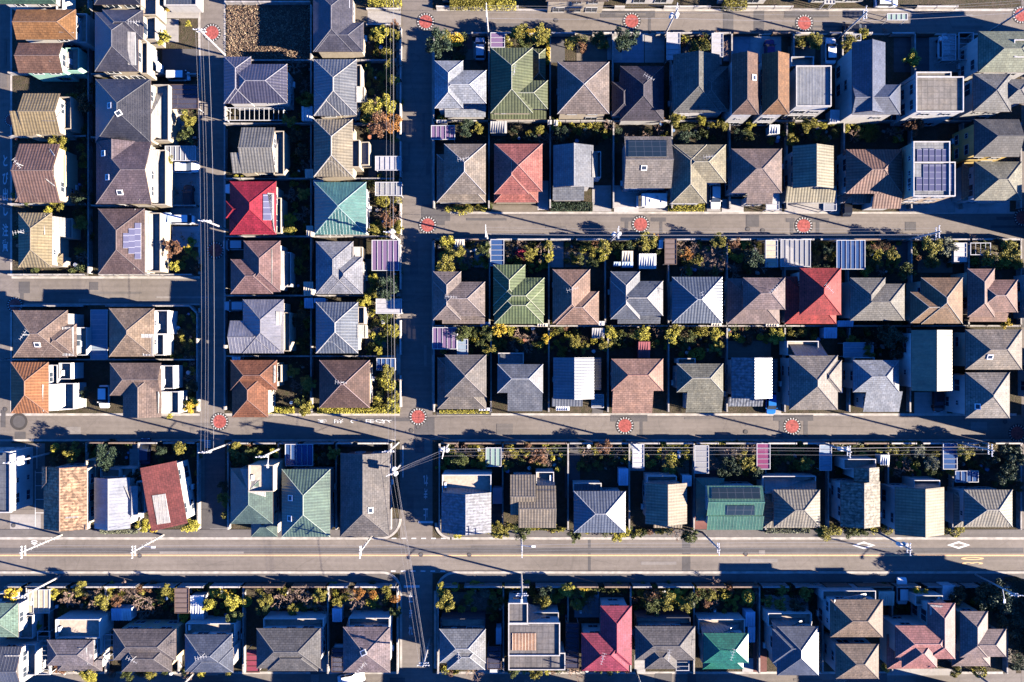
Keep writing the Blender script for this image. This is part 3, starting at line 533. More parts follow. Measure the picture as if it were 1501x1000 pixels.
# ---------------------------------------------------------------- the houses: row | look | tile colour | tile kind | roof wings | options
HDATA = '''
A|pale green roofed house cut by the frame|7fae86|s|h -4 -34 82 6|w=white b=82 -20 92 14
A|orange slate roofed house, gabled over the street|d79a62|s|xgh 24 14 111 58|w=white b=108 20 127 62
A|brown gabled house with green walls|b3876f|s|x 27 63 92 107|w=green b=96 70 115 104
A|sand ribbed roof house with cream balcony|d9bd8c|k|x 34 137 88 197;sd 21 166 50 199|w=cream b=86 142 104 189 a=
A|brown gabled house with chimney and wire antenna|b48d7c|k|x 28 211 88 297;xhh 22 250 60 296|w=tan b=80 227 95 273 a=34 243
A|sand tiled hip house beside white sheds|d8c093|k|yhh 27 312 76 392;xhh 55 372 92 390 3|w=cream b=74 318 86 346 3.0;87 321 106 349 2.6 a=36 342
B|dark roofed cream house cut by the frame|5a5866|s|h 138 -40 206 7|w=cream b=206 -8 229 22
B|grey hip house with notched roof corner|8b8790|s|yhh 139 18 203 105;xhh 150 14 210 58|w=cream b=208 25 228 58;206 62 216 108 a=203 38
B|large charcoal slate pyramid house|77767e|s|h 140 116 221 209|w=cream b=224 124 247 206 k=161 155;174 166
B|plum brown roofed house with two pale roof lights|a08a8c|s|xhg 141 207 222 299;ygg 141 207 200 256|w=cream b=221 220 243 300 k=152 225;158 260;176 282
B|brown hip house with stepped solar array|9f8279|s|yhh 144 306 212 402|w=cream b=214 312 235 398 s=181 342 189 364;189 335 198 372;198 327 207 380
C|taupe hip house with antenna and skylight|c3a48f|s|h 19 455 99 524;h 60 475 112 523|w=white b=112 480 127 521 a=43 491 k=55 505
C|beige slate house with small side gable|d6b697|s|h 160 452 226 523|w=white b=226 455 246 490;226 490 240 521
C|orange ribbed tile house with white terraces|e39a68|k|yhh 16 531 71 606|w=white b=72 535 84 598;86 532 104 556;84 562 108 600
C|taupe house with long bottom gable|c0a28f|s|xhg 161 532 236 580;yhg 180 540 236 612|w=white b=234 536 254 570;232 574 262 606
D|violet grey tiled house with glazed sunroom|8d8aa6|k|h 335 94 421 151;yhh 328 83 368 152|w=white cap=c9c6cc
D|grey ribbed gabled house beside narrow street|b9b2a6|k|x 354 187 403 253;sd 341 226 372 254|w=cream b=401 192 416 256
D|crimson roofed house with grey solar panel|e8445a|s|h 337 266 405 344;xhh 331 295 372 320;xhh 336 318 375 343|w=cream s=386 285 399 323 b=404 290 412 342 cap=c83a48
D|mottled rose tiled house|c79a90|s|yhh 357 353 411 428;xhh 338 380 400 431|w=white b=410 370 426 420 2.8
D|lavender grey metal roofed house with side wing|b3aeb6|m|yhh 356 439 416 518;xgh 337 470 400 518|w=cream b=416 458 425 515
D|rust brown hip house with crossing ridges|c8835f|s|xhh 338 528 406 572;yhh 340 545 393 612|w=cream b=404 535 412 560
E|slate violet hip house at the top of its garden|9a96a3|s|yhh 459 -16 517 76;h 462 33 533 76|w=cream z=4.4 p=.38 a=
E|ribbed grey beige house with blue west slope|bfc3c8|k|yhh 460 87 523 169;xhh 460 130 500 170|w=cream b=521 95 529 130;522 127 534 150 2.8 cap=e8e2d8
E|ribbed sand house above the teal roof|cdbb9d|k|yhh 460 175 517 259;xhh 462 220 508 258|w=cream b=515 205 527 245;527 208 541 242 2.6 cap=e8e2d8
E|bright teal pyramid roofed house|93dccd|m|h 461 267 537 344|w=white cap=d2ece2
E|pale lavender grey hip house|d6d2d3|s|yhh 463 354 518 431;xhh 480 376 532 431|w=cream b=517 362 531 378 2.8
E|blue and white ribbed hip house|b9c4d2|k|yhh 463 443 525 518;xhh 465 485 505 517|w=cream b=524 450 534 475;524 476 536 496 2.8 cap=eeeae2
E|dark brown pyramid house with antenna|9c7a6b|s|h 468 528 542 598|w=tan a=503 560 cap=d6b8b0
F|pale blue grey house with stepped hips|e2e3e6|s|yhh 637 89 679 159;xhh 637 103 713 152;sd 652 150 712 172 3|w=white cap=f2f2f0
F|olive green ribbed house with small dormer|8f956a|k|yhh 719 70 781 166;h 722 118 803 160;sd 719 158 801 175 3;yhh 780 71 800 118 3|w=cream a=754 107 cap=dfe0c4
F|brown pyramid house with pale hip lines|bfa99a|s|h 817 91 893 167|w=cream cap=ece4de
F|low plum charcoal house with large antenna|6f6570|s|h 909 97 973 177 3.6;h 897 120 930 170 3.4|w=grey a=949 118 z=3.6
F|dark grey house with tall north gable|9d988d|s|ygh 987 80 1055 165;h 1012 97 1068 164|w=white
F|narrow brown ridged tall house|a8826f|s|ygh 1073 79 1112 168|w=grey z=8.2 p=.55 k=1105 114
F|narrow tan ridged tall house|c48c5f|s|ygh 1117 79 1157 168|w=grey z=8.2 p=.55
F|flat pale grey metal roofed box house|c9c8c6|m|f 1167 96 1219 156|w=grey z=7.4 b=1160 83 1193 97 5.2
F|navy sloped tall white house|a3abc0|s|xgh 1249 124 1320 168;ygg 1249 62 1298 166|w=white z=7.6 p=.5
F|flat beige tiled white house|cdbfae|f|f 1343 112 1413 164;f 1343 105 1395 113|w=white z=8.4
F|sage green roofed house with white dormer|c3c5a4|s|xhh 1434 46 1520 106|w=white z=6.4 b=1487 58 1512 84 7.4
F|grey hip house against the right border|b8b2a8|s|xhh 1426 108 1482 164;xhh 1470 116 1510 152|w=grey z=6.4
F|dark slate yellow walled house|8f8880|s|xhg 1428 175 1494 230|w=yellow z=7
G|grey brown pyramid house with pale hips|cdb9a4|s|h 651 211 712 285;h 640 226 712 297 3|w=white a=680 236 cap=f0e8e2
G|salmon red tiled house with many hips|f29484|s|xhh 725 211 795 281;xhh 724 240 789 297 3;yhh 724 212 776 285|w=cream cap=f2b6a8
G|white and blue ridged house with ribbed porch|d4d8de|s|ygg 811 213 870 275;sd 810 273 856 294 3|w=white b=868 222 881 260
G|beige tiled house gabled east and west|c3b3a3|s|x 915 200 984 276|w=grey z=6 k=944 246 d=921 206 977 230
G|beige and grey house with gable over its car|d3c39f|s|xhh 988 212 1064 268;yhh 984 212 1036 298|w=white a=1036 233 cap=eee4c8
G|mauve brown hip house|c7ab9d|s|xhh 1072 218 1146 283;sd 1094 281 1132 299 4.9|w=white
G|navy and cream ribbed gabled house|d6c7a6|k|ygg 1162 214 1222 276;sd 1151 274 1223 297 3|w=white
G|maroon and tan tiled house|c79b85|k|xhh 1240 219 1322 284;sd 1278 282 1320 306 4.7;xhh 1236 219 1290 298 3.2|w=white
G|flat white house covered by solar strips|d9d6d2|f|f 1339 207 1393 288;f 1339 237 1401 288|w=tan z=8.2 s=1344 219 1351 238;1353 218 1360 238;1362 218 1369 238;1371 219 1379 238;1381 219 1388 238;1353 241 1360 280;1362 241 1369 280;1371 241 1379 280;1381 241 1388 280;1390 241 1397 280;1343 260 1351 280
G|dark tiled hip house at the corner|c9bfa2|s|h 1428 237 1498 294;h 1410 240 1470 294 3.4|w=white z=6
I|grey taupe house with staggered hips|c3ada0|s|yhh 635 398 676 469;xhh 635 413 711 464;sd 648 462 711 475 3|w=white a=662 436 cap=dacac0
I|green ribbed tile house|93a26e|k|yhh 723 388 770 448;xhh 723 407 798 462;xhh 724 422 797 475|w=white cap=e4e6c2
I|brown house with rose ridges|d6aa8f|s|yhh 810 395 865 474;xhh 815 427 878 476|w=white a=838 425 cap=e8c9b8
I|blue grey house with pale hip strips|b9bfc8|s|yhh 895 398 938 468;xhh 895 412 972 463;sd 905 460 968 475 3|w=white cap=efe8dc
I|blue grey ribbed pyramid house|b3bfcc|k|h 985 406 1059 474|w=white a=1028 437 cap=ecebe6
I|mauve brown double level house|c9aca3|s|xhh 1089 407 1151 454;xhh 1066 408 1143 475 3.2|w=white a=1130 425
I|bright red roofed house, largest red roof|f2625c|s|h 1172 393 1233 462;xhh 1150 405 1226 475 3.4|w=white a=1210 424 cap=d34a4a
I|charcoal house with pale east hip|bdb3a2|s|xhh 1246 416 1326 470;yhh 1246 407 1298 469|w=white
I|ochre stained brown house|cda27c|s|yhh 1350 407 1411 475;xhh 1334 428 1405 474|w=cream cap=dcd6c8
I|mottled rose brown house at the row end|cf9f8e|s|yhh 1418 394 1458 465;xhh 1430 410 1492 458;sd 1420 455 1476 472 3|w=cream cap=e8cdbd
J|dark grey shingled pyramid house|b3a69a|s|h 652 520 713 582;h 641 524 713 600 3.2|w=white cap=c8bcb4
J|blue grey house with stepped lower gable|ccd0d6|s|xhh 729 534 796 576;sd 744 573 795 603 4.5;f 730 517 768 534 3|w=white cap=f0f0ee
J|blue and white ridged house with ribbed porch|bcc4d2|k|ygg 811 524 871 585;sd 809 583 854 596 3;sl 868 524 881 572 3|w=white
J|salmon beige hip house|efba9e|s|xhh 896 526 972 573;sd 897 571 956 606 4.35|w=white cap=d9a08c
J|olive grey house with stepped lower gable|bdb59b|s|xhh 992 533 1060 575;sd 1005 573 1058 605 4.5;f 993 525 1020 534 3.4|w=white cap=e2ddc9
J|speckled blue and white tiled house|c4cbd6|t|ygg 1072 524 1132 584;sd 1067 582 1118 596 3;sr 1128 526 1140 575 3|w=white
J|navy house with beige hips and white porch|cdbdab|s|yhh 1157 521 1228 601;xhh 1190 528 1234 575|w=white b=1154 500 1200 521
J|pale blue white house with stepped hip|d6d7da|s|xhh 1250 528 1318 575;sd 1265 573 1318 604 4.5|w=white b=1252 524 1282 534
J|dark navy gabled house with yellow edge|cbb78e|m|ygg 1336 484 1396 573|w=white z=7 a=
J|navy roofed house with tan south slope|cdb9a2|s|xhh 1415 483 1498 542|w=cream z=7.2 k=1451 523
J|navy roofed pale house by the lower corner|cfc0ae|s|xhh 1415 546 1480 613|w=grey z=7.2 k=1433 596
KL|white box house cut by the left border|c9cdd2|f|f -40 662 15 752|w=white z=6
KL|peach tiled house with lavender west slope|edbd94|t|ygg 64 684 127 776;ygh 61 684 80 716|w=cream b=126 674 140 748 z=6.6
KL|pale grey house with curved ridges|dedcde|m|ygg 138 700 191 775;ygg 187 712 202 755|w=white b=147 688 175 700;176 686 195 712 3.2;200 706 212 752 4
KL|tilted maroon house with pale solar roof|a85a55|s|sr 221 679 267 772|w=white rot=10 z=5.4 q=224 724 243 767
KL|sea green house with brick roof terrace|9fc0ad|s|yhh 338 686 400 768;yhh 368 750 407 787 3|w=white b=364 682 401 721 7.3 bw=cream
KL|sea green hip house with wavy east eave|a4c8ae|k|yhh 413 688 484 787|w=white k=426 730;425 760 cap=d4e2cf
KL|charcoal house with long west slope|aa9e94|s|ygh 499 664 571 786;xhh 498 752 545 788 4|w=dark k=543 748
KR|blue and cream ridged house with terrace|c3c6d6|t|ygg 647 722 720 781|w=white b=648 696 720 724 5.4
KR|grey brown ribbed gable house|c3b098|k|x 748 696 785 755;x 760 712 815 774|w=white b=786 692 812 712 4.2
KR|blue grey ribbed hip house|bcc6d6|k|xhh 841 720 917 781;f 840 708 882 722 3.2|w=white cap=f2f0ec
KR|navy and cream ridged house|dac4a4|k|ygg 946 708 1007 768;sd 958 765 1000 774 3|w=white b=949 698 992 712 4
KR|sea green gable house with two solar arrays|83cba4|m|x 1036 712 1118 757;sd 1036 755 1118 777 5.7;xhh 1020 701 1062 764 3|w=white z=6.4 d=1043 715 1114 731;1065 741 1106 755 cap=7fbfa4
KR|grey ribbed hip house with blue terrace|d0c2aa|k|xhh 1134 718 1202 773;xhh 1118 724 1196 774 3.2|w=white b=1118 698 1196 722 3.2
KR|mottled charcoal ridged house with glazed porch|c8b79f|t|ygg 1232 706 1290 772;ygg 1252 685 1289 708;sd 1236 768 1276 773 3|w=white b=1237 673 1284 688
KR|blue black ridged house with sand east slope|d2bb98|k|ygg 1312 714 1384 784|w=white b=1340 704 1378 718 4 z=6
KR|grey ribbed hip house at the row end|cdc0a9|k|xhh 1413 718 1484 772;xhh 1398 722 1478 773 3.2|w=white cap=f0e6d2
LL|pale mint roofed house cut by the left border|b3d0b4|s|xhh -44 884 27 934|w=white b=-5 870 18 892;27 902 48 936 3
LL|grey house with dark balcony cut by the corner|9a9aa0|m|xhg -50 948 32 1010|w=white b=32 945 52 990
LL|plum grey hip house with white terrace|b8a9a8|s|xhh 69 938 137 976;xhh 84 960 150 984 3|w=white b=81 908 146 936 4.4;136 935 147 960 3.4
LL|wide umber hip house with antenna|9f918c|s|xhh 166 922 258 968;xhh 178 940 252 985|w=tan a=200 962
LL|blue grey hip house with white balcony|aab2c4|s|xhh 271 930 340 985;xhh 280 950 342 986|w=white b=272 914 344 932 a=300 958
LL|broad charcoal hip house with glass balcony|9b948e|s|xhh 376 921 470 980;xhh 392 940 466 984|w=white b=386 907 474 921
LL|mauve pyramid house with flat apex|c3aaa6|s|h 503 919 572 986|w=white b=511 906 571 919 a=533 972 k=533 957
LR|pale grey hip house with dark balcony|c9c6c2|s|xhh 644 922 712 972;xhh 655 938 711 982|w=dark b=646 907 711 922 a=673 958 cap=f0efec
LR|modern flat brown and white house with roof deck|b9aea6|f|f 745 913 821 962;f 745 884 774 916;f 745 957 829 983 5|w=white z=6.6 b=774 898 819 916 e=751 928 786 953
LR|crimson pink house with crossing roofs|e8667c|s|yhh 880 888 926 975;xhh 852 928 922 984|w=white a=882 960 cap=c64a60
LR|charcoal hip house with pale porch|a59a92|s|xhh 931 918 1019 968;yhh 945 940 992 981|w=dark b=933 905 1012 918 a=978 955
LR|teal green hip house|4fcfa6|s|xhh 1031 928 1097 972;xhh 1030 950 1090 981 3.4|w=white b=1024 908 1092 930 3.4 cap=3fae8e a=1070 954
LR|navy grey house with stepped gables|a6adbc|s|yhh 1139 918 1200 990;xhh 1132 922 1195 972|w=white b=1126 899 1190 918
LR|tall charcoal house with tan hips, upper of two|c9a98c|s|xhh 1217 879 1294 934|w=white z=6.4 b=1206 866 1284 880
LR|tall charcoal house with tan hips, lower of two|c5a88e|s|xhh 1225 944 1288 995|w=white z=6.4
LR|pink roofed house with tall wing|f8a79c|s|yhh 1360 884 1400 966;xhh 1312 917 1396 964;yhh 1322 930 1374 979;xhh 1300 930 1370 981 3.2|w=white z=6.2 b=1342 873 1382 888 cap=f4c2b6
LR|mauve house with pale east slope|cfb0a4|s|yhh 1407 896 1448 964;xhh 1410 922 1475 963;xhh 1395 940 1452 977 3.2|w=cream z=6.2
N|grey roofed house beside the narrow lane|8e9ab0|m|f 240 -40 288 8 3|w=white z=4
T|grey house behind the orange terrace|b9a48e|s|h 800 -52 892 2|w=cream
T|tan roofed house behind the long hedge|b09a86|s|h 640 -60 730 -14|w=cream
T|grey roofed house beyond the pale forecourt|9b948e|s|h 920 -60 1000 -12|w=white
T|brown roofed house behind the round shrubs|a08878|s|h 1060 -62 1140 -12|w=white
T|white walled house behind the parked white car|a9a29a|s|h 1200 -66 1290 -14|w=white
'''
WKEY = {'w':'wk'}
for ln in HDATA.strip().splitlines():
    row, desc, hexc, tex, rects, opt = ln.split('|'); kw = {}
    import re
    for mt in re.finditer(r'(\w+)=(.*?)(?=\s\w+=|$)', opt): kw[WKEY.get(mt.group(1), mt.group(1))] = mt.group(2).strip()
    for f_ in ('z', 'p', 'rot'):
        if f_ in kw: kw[f_] = float(kw[f_])
    house(row, desc, hexc, tex, rects, **kw)
# houses just past the right and lower borders, whose shade falls into view
for i, (x0, y0, x1, y1, z, hx) in enumerate(((1560,30,1640,96,8,'a09488'),(1556,150,1630,215,7,'9a8f86'),(1552,280,1630,345,8.5,'a8988a'),(1520,395,1600,470,6.5,'b09a88'),
   (1530,520,1604,590,7,'a39c94'),(1556,615,1640,668,8.5,'9c948c'),(1545,700,1620,770,6,'b3a08e'),(1575,893,1652,960,9.4,'a79a8e'),(1530,930,1600,985,7,'9a938c'),
   (240,1032,330,1092,6,'a89888'),(380,1040,470,1095,6,'98908a'),(520,1034,590,1100,6,'b0a090'),(690,1036,770,1098,6,'a09a94'),(840,1036,920,1098,6.4,'a89a8c'),(1000,1038,1075,1100,6,'9c948c'),(1140,1036,1215,1098,6,'b0a294'),(1370,1030,1450,1092,7.5,'a39a92'),(80,1036,160,1098,6,'a09890'))):
    house('X', 'plain hip roofed house just outside the frame, casting shade into it', hx, 's', 'h %d %d %d %d' % (x0,y0,x1,y1), z=z)
# ---------------------------------------------------------------- who stands where
def near(X, Y):
    best = None
    for hx, hy, ref, w_, h_ in HOUSES:
        dx, dy = X-hx, Y-hy; d = math.hypot(max(0, abs(dx)-w_/2), max(0, abs(dy)-h_/2))
        if best is None or d < best[0]: best = (d, dx/(w_+.1), dy/(h_+.1), ref)
    _, dx, dy, ref = best
    rel = ('above' if dy > 0 else 'below') if abs(dy) >= abs(dx) else ('right of' if dx > 0 else 'left of')
    return rel+' '+ref
BOOK = {}     # label stem -> [(x, object)], for things told apart by their order from the left
def book(o, stem, cat, group, X):
    tag(o, stem, cat, group); BOOK.setdefault(stem, []).append((X, o))
def close_book():
    for stem, it in BOOK.items():
        it.sort(key=lambda q: q[0])
        if len(it) > 1:
            for i, (_, o) in enumerate(it):
                o['label'] = stem+', '+(ORD[i] if i < len(ORD) else 'last')+' from left'
def keep(X0, X1, Y0, Y1): FOOT.append((X0, X1, Y0, Y1))
# ---------------------------------------------------------------- cars
def car_proto(kind, paint):
    L, W, H, nose, tail, belt = {'saloon':(4.3,1.7,1.42,1.05,.55,.85),'hatch':(3.7,1.62,1.5,.8,.25,.88),'van':(3.5,1.5,1.85,.35,.1,.95)}[kind]
    root = thing('parked_car', 'car', 'car'); b = MB(); hw = W/2
    # hull: lofted cross-sections along x
    xs = [-L/2, -L/2+.12, -L/2+.5, 0, L/2-.6, L/2-.16, L/2]; ws = [.80, .93, 1, 1, .98, .90, .74]; hs = [.92, 1, 1.03, 1.03, .98, .88, .74]
    ring = []
    for x, w_, h in zip(xs, ws, hs):
        y = hw*w_; t = belt*h; ring.append([(x,-y*.94,.22),(x,-y,.45),(x,-y*.99,t*.82),(x,-y*.9,t),(x,y*.9,t),(x,y*.99,t*.82),(x,y,.45),(x,y*.94,.22)])
    for A, B in zip(ring, ring[1:]):
        for i in range(8): j = (i+1) % 8; b.poly([A[i], B[i], B[j], A[j]])
    b.poly(ring[0]); b.poly(ring[-1][::-1])
    x0, x1 = -L/2+tail, L/2-nose; rx0, rx1 = x0+(.25 if kind != 'van' else .08), x1-(.65 if kind != 'van' else .35)
    zb, zt = belt*1.0, H; yb, yt = hw*.90, hw*.76
    b.box(rx0, rx1, -yt, yt, zt-.05, zt)
    for x, y in ((rx0+.05,-yt),(rx0+.05,yt-.04),((rx0+rx1)/2,-yt),((rx0+rx1)/2,yt-.04)): pass
    PMAT = plain('car_paint_'+paint, {'white':(.74,.74,.74),'silver':(.42,.44,.47),'black':(.016,.017,.02),'blue':(.02,.14,.42),'plum':(.10,.012,.09),'navy':(.02,.03,.07)}[paint], .25, .05)
    PMAT.node_tree.nodes['Principled BSDF'].inputs['Coat Weight'].default_value = .5
    body = b.build('body', [PMAT], root); ch = [body]
    def pane(nm, pts): m = MB(); m.poly(pts); ch.append(m.build(nm, [M_WIN], root))
    pane('windscreen', [(x1,-yb,zb),(x1,yb,zb),(rx1,yt,zt-.03),(rx1,-yt,zt-.03)])
    pane('rear_window', [(x0,yb,zb),(x0,-yb,zb),(rx0,-yt,zt-.03),(rx0,yt,zt-.03)])
    pane('side_window', [(x0,-yb,zb),(x1,-yb,zb),(rx1,-yt,zt-.03),(rx0,-yt,zt-.03)]); pane('side_window', [(x1,yb,zb),(x0,yb,zb),(rx0,yt,zt-.03),(rx1,yt,zt-.03)])
    for sx in (-L*.31, L*.31):
        for sy in (-1, 1):
            m = MB(); m.tube((sx, sy*(hw-.2), .29), (sx, sy*(hw-.01), .29), .29, n=14); ch.append(m.build('wheel', [M_TYRE], root))
    for sy in (-1, 1):
        m = MB(); m.box(L/2-.14, L/2-.02, sy*hw*.62-.16, sy*hw*.62+.16, .56, .68); ch.append(m.build('headlight', [M_CERAMIC], root))
        m = MB(); m.box(x1-.25, x1-.1, sy*(hw+.06)-.09, sy*(hw+.06)+.09, zb, zb+.13); ch.append(m.build('mirror', [PMAT], root))
    kids(root, *ch); return root, L, W
PROTO = {}
def car(px, py, ang, kind, paint, label, z=0):
    key = (kind, paint)
    if key not in PROTO: PROTO[key] = [*car_proto(kind, paint), False]
    pr = PROTO[key]; o = copytree(pr[0]) if pr[3] else pr[0]; pr[3] = True
    X, Y, _ = P(px, py); o.location = (X, Y, .035); o.rotation_euler = (0, 0, math.radians(ang)); tag(o, label, 'car', 'parked cars')
    keep(X-2.2, X+2.2, Y-2.2, Y+2.2)
for c in ((265,114,0,'van','white','white van with dark windscreen parked beside the large charcoal pyramid house'),
 (274,247,0,'saloon','white','white saloon parked under the grey gridded carport in the second column'),
 (272,323,0,'van','white','white van with roof hatches beside the house with stepped solar array'),
 (279,289,90,'hatch','black','black hatchback in shade on the drive below the white saloon'),
 (349,278,180,'hatch','white','white car half hidden under the crimson roof'),
 (704,74,90,'hatch','silver','silver car nosing towards the top street beside the pale blue roof'),
 (1215,77,90,'saloon','white','white saloon parked nose up left of the navy sloped tall house'),
 (1379,72,90,'hatch','white','white hatchback half under a clear carport by the top street'),
 (1296,6,0,'hatch','white','white car at the upper kerb of the top street'),
 (1047,288,-90,'saloon','white','white saloon nosing out beneath the beige gabled roof to second street'),
 (1126,77,90,'hatch','plum','plum purple car on the pale forecourt behind the narrow tall houses'),
 (1128,590,-90,'hatch','blue','bright blue car beside the speckled blue tiled house'),
 (156,581,-90,'hatch','white','white car between the orange tiled house and the taupe gabled house'),
 (216,661,90,'saloon','navy','dark navy car in shade above the tilted maroon house'),
 (1319,864,90,'saloon','white','pale car parked nose up by the south sidewalk of the main road'),
 (516,992,10,'saloon','white','white saloon on the bottom street below the mauve pyramid house'),
 (498,962,90,'saloon','white','white car under the dark slatted carport left of the mauve pyramid house'),
 (1372,584,-90,'saloon','black','black car in deep shade below the dark navy gabled house'),
 (655,492,0,'hatch','white','white car seen through the violet carport left of third row gardens'),
 (724,968,90,'hatch','silver','silver car under the clear carport beside the modern flat house'),
 (348,449,180,'hatch','silver','silver car beside the lavender metal roofed house'),
 (346,360,180,'hatch','silver','silver car in shade left of the mottled rose house'),
 (1250,46,0,'hatch','black','black car waiting in shade at the kerb of the top street'),
 (1238,302,90,'hatch','black','black car beside the maroon and tan house at second street')): car(*c)
# motorhome
X, Y, _ = P(953, 297); r_ = thing('motorhome', 'white motorhome with roof vents on the pale forecourt of second street', 'motorhome', (X, Y, .035), math.pi)
m = MB(); m.box(-2.2, 1.1, -1.0, 1.0, .35, 2.7); m.box(1.1, 1.75, -1.0, 1.0, 1.75, 2.62); m.box(1.1, 2.35, -.92, .92, .35, 1.05); m.build('body', [M_WHITE], r_)
m = MB(); m.poly([(2.1,-.88,1.05),(2.1,.88,1.05),(1.5,.85,1.75),(1.5,-.85,1.75)]); m.poly([(1.1,-.93,1.05),(2.1,-.88,1.05),(1.5,-.85,1.75),(1.1,-.93,1.75)]); m.poly([(2.1,.88,1.05),(1.1,.93,1.05),(1.1,.93,1.75),(1.5,.85,1.75)]); m.build('cab_glass', [M_WIN], r_)
for x, y in ((-1.5,.3),(-.6,-.3),(.3,.2)): m = MB(); m.box(x-.22, x+.22, y-.22, y+.22, 2.7, 2.8); m.build('roof_vent', [M_FRAME], r_)
for x in (-1.4, 1.5):
    for y in (-.85, .85): m = MB(); m.tube((x,y-.1,.33),(x,y+.1,.33),.33,n=14); m.build('wheel', [M_TYRE], r_)
keep(X-3, X+3, Y-1.5, Y+1.5)
# ---------------------------------------------------------------- carports and sheds
def sheet_mat(name, c, alpha):
    t = NT('carport_'+name, .25); t.col(c); t.b.inputs['Alpha'].default_value = alpha; return t.mat
CM = {'clear':sheet_mat('clear', (.42,.42,.42), .42),'white':sheet_mat('white', (.50,.48,.46), .85),'blue':sheet_mat('blue', (.04,.09,.22), .72),'purple':sheet_mat('violet', (.20,.13,.23), .72),
 'steel':plain('steel_sheet_roof', (.20,.25,.30), .5),'brown':plain('brown_sheet_roof', (.13,.095,.085), .6),'pink':sheet_mat('pink', (.22,.06,.13), .72),'tan':plain('tan_sheet_roof', (.42,.35,.25), .6),
 'open':None,'dark':sheet_mat('dark', (.05,.05,.08), .8),'grey':plain('grey_sheet_roof', (.34,.33,.34), .6),'maroon':plain('maroon_sheet_roof', (.20,.04,.06), .6),'green':sheet_mat('green', (.3,.42,.36), .6)}
CWORD = {'clear':'clear panelled','white':'white panelled','blue':'blue panelled','purple':'violet panelled','steel':'steel blue sheet roofed','brown':'brown sheet roofed','pink':'magenta panelled','tan':'tan sheet roofed','open':'open slatted','dark':'dark panelled','grey':'grey sheet roofed','maroon':'maroon sheet roofed','green':'pale green panelled'}
CARP = '''clear 242 214 287 236 x;dark 246 124 291 160 y;steel 133 454 158 527 y;clear 550 267 589 287 x;purple 545 352 585 397 x;grey 551 438 589 460 y;blue 552 525 580 543 x;grey 550 229 588 250 x
purple 719 48 740 70 y;blue 719 351 739 390 y;purple 632 184 667 205 x;clear 1381 50 1401 89 y;open 1405 48 1427 88 y;tan 1122 352 1140 392 y;clear 1144 351 1188 391 x;blue 1226 352 1268 395 x;brown 974 350 992 388 y;grey 977 48 997 88 y;grey 1043 49 1060 84 y
white 1123 284 1142 308 y;clear 1207 275 1226 309 y;purple 634 480 670 512 x;steel 670 497 686 521 y;blue 418 651 459 683 x;clear 1018 653 1039 694 y;pink 1109 650 1129 688 y;white 927 651 944 686 y;green 712 656 735 684 x;dark 829 913 849 980 y;dark 714 947 735 981 y
dark 486 950 504 985 y;maroon 361 952 381 985 y;brown 256 862 277 899 y;tan 41 864 73 899 x;open 55 925 74 989 y;open 153 930 167 968 y;open 991 964 1010 983 y;blue 1382 650 1403 688 y;blue 1400 690 1434 707 x;steel 1201 652 1219 690 y;white 1398 356 1417 384 y;open 1422 356 1452 374 x
clear 867 578 885 598 y;open 1238 50 1262 60 x;green 1300 20 1330 30 x;white 1208 0 1224 6 x;clear 30 4 44 12 x;open 330 158 416 177 x;steel 1236 502 1280 524 y;grey 1126 646 1130 650 x;grey 742 512 748 520 y'''
for q in CARP.replace('\n', ';').split(';'):
    v = q.split(); ck = v[0]; x0, y0, x1, y1 = map(float, v[1:5]); h = 2.45
    if x1-x0 < 8: continue
    A = P(x0, y1, h); B = P(x1, y0, h); X, Y = (A[0]+B[0])/2, (A[1]+B[1])/2; w_, d = (B[0]-A[0])/2, (B[1]-A[1])/2
    r_ = thing('carport', '', 'carport', (X, Y, 0)); book(r_, CWORD[ck]+' carport '+near(X, Y), 'carport', 'carports and pergolas', X)
    keep(X-w_*.6, X+w_*.6, Y-d*.6, Y+d*.6)
    m = MB(); al = v[5]; n = max(3, int((2*w_ if al == 'x' else 2*d)/.75))
    for k in range(n+1):
        f = -1+2*k/n
        if al == 'x': m.box(f*(w_-.05)-.025, f*(w_-.05)+.025, -d+.05, d-.05, h+.01, h+.09)
        else: m.box(-w_+.05, w_-.05, f*(d-.05)-.025, f*(d-.05)+.025, h+.01, h+.09)
    for b in ((-w_,w_,-d,-d+.09),(-w_,w_,d-.09,d),(-w_,-w_+.09,-d+.09,d-.09),(w_-.09,w_,-d+.09,d-.09)): m.box(*b, h-.1, h+.1)
    m.build('frame', [M_FRAME if ck not in ('brown','dark','maroon') else M_TRIM], r_)
    if CM[ck]: m = MB(); m.box(-w_+.1, w_-.1, -d+.1, d-.1, h-.03, h); m.build('roof_panel', [CM[ck]], r_)
    for sx in (-1, 1):
        for sy in (-1, 1):
            m = MB(); px_, py_ = sx*(w_-.15), sy*(d-.15); m.box(px_-.05, px_+.05, py_-.05, py_+.05, 0, h-.1); m.build('post', [M_FRAME], r_)
SHM = {'w':('white',plain('shed_white', (.66,.66,.66), .5)),'b':('pale blue',plain('shed_blue', (.40,.50,.62), .5)),'c':('cream',plain('shed_cream', (.58,.50,.40), .5)),'m':('maroon',plain('shed_maroon', (.28,.09,.10), .6)),'p':('mauve',plain('shed_mauve', (.38,.26,.32), .6)),'g':('grey',plain('shed_grey', (.38,.37,.36), .6))}
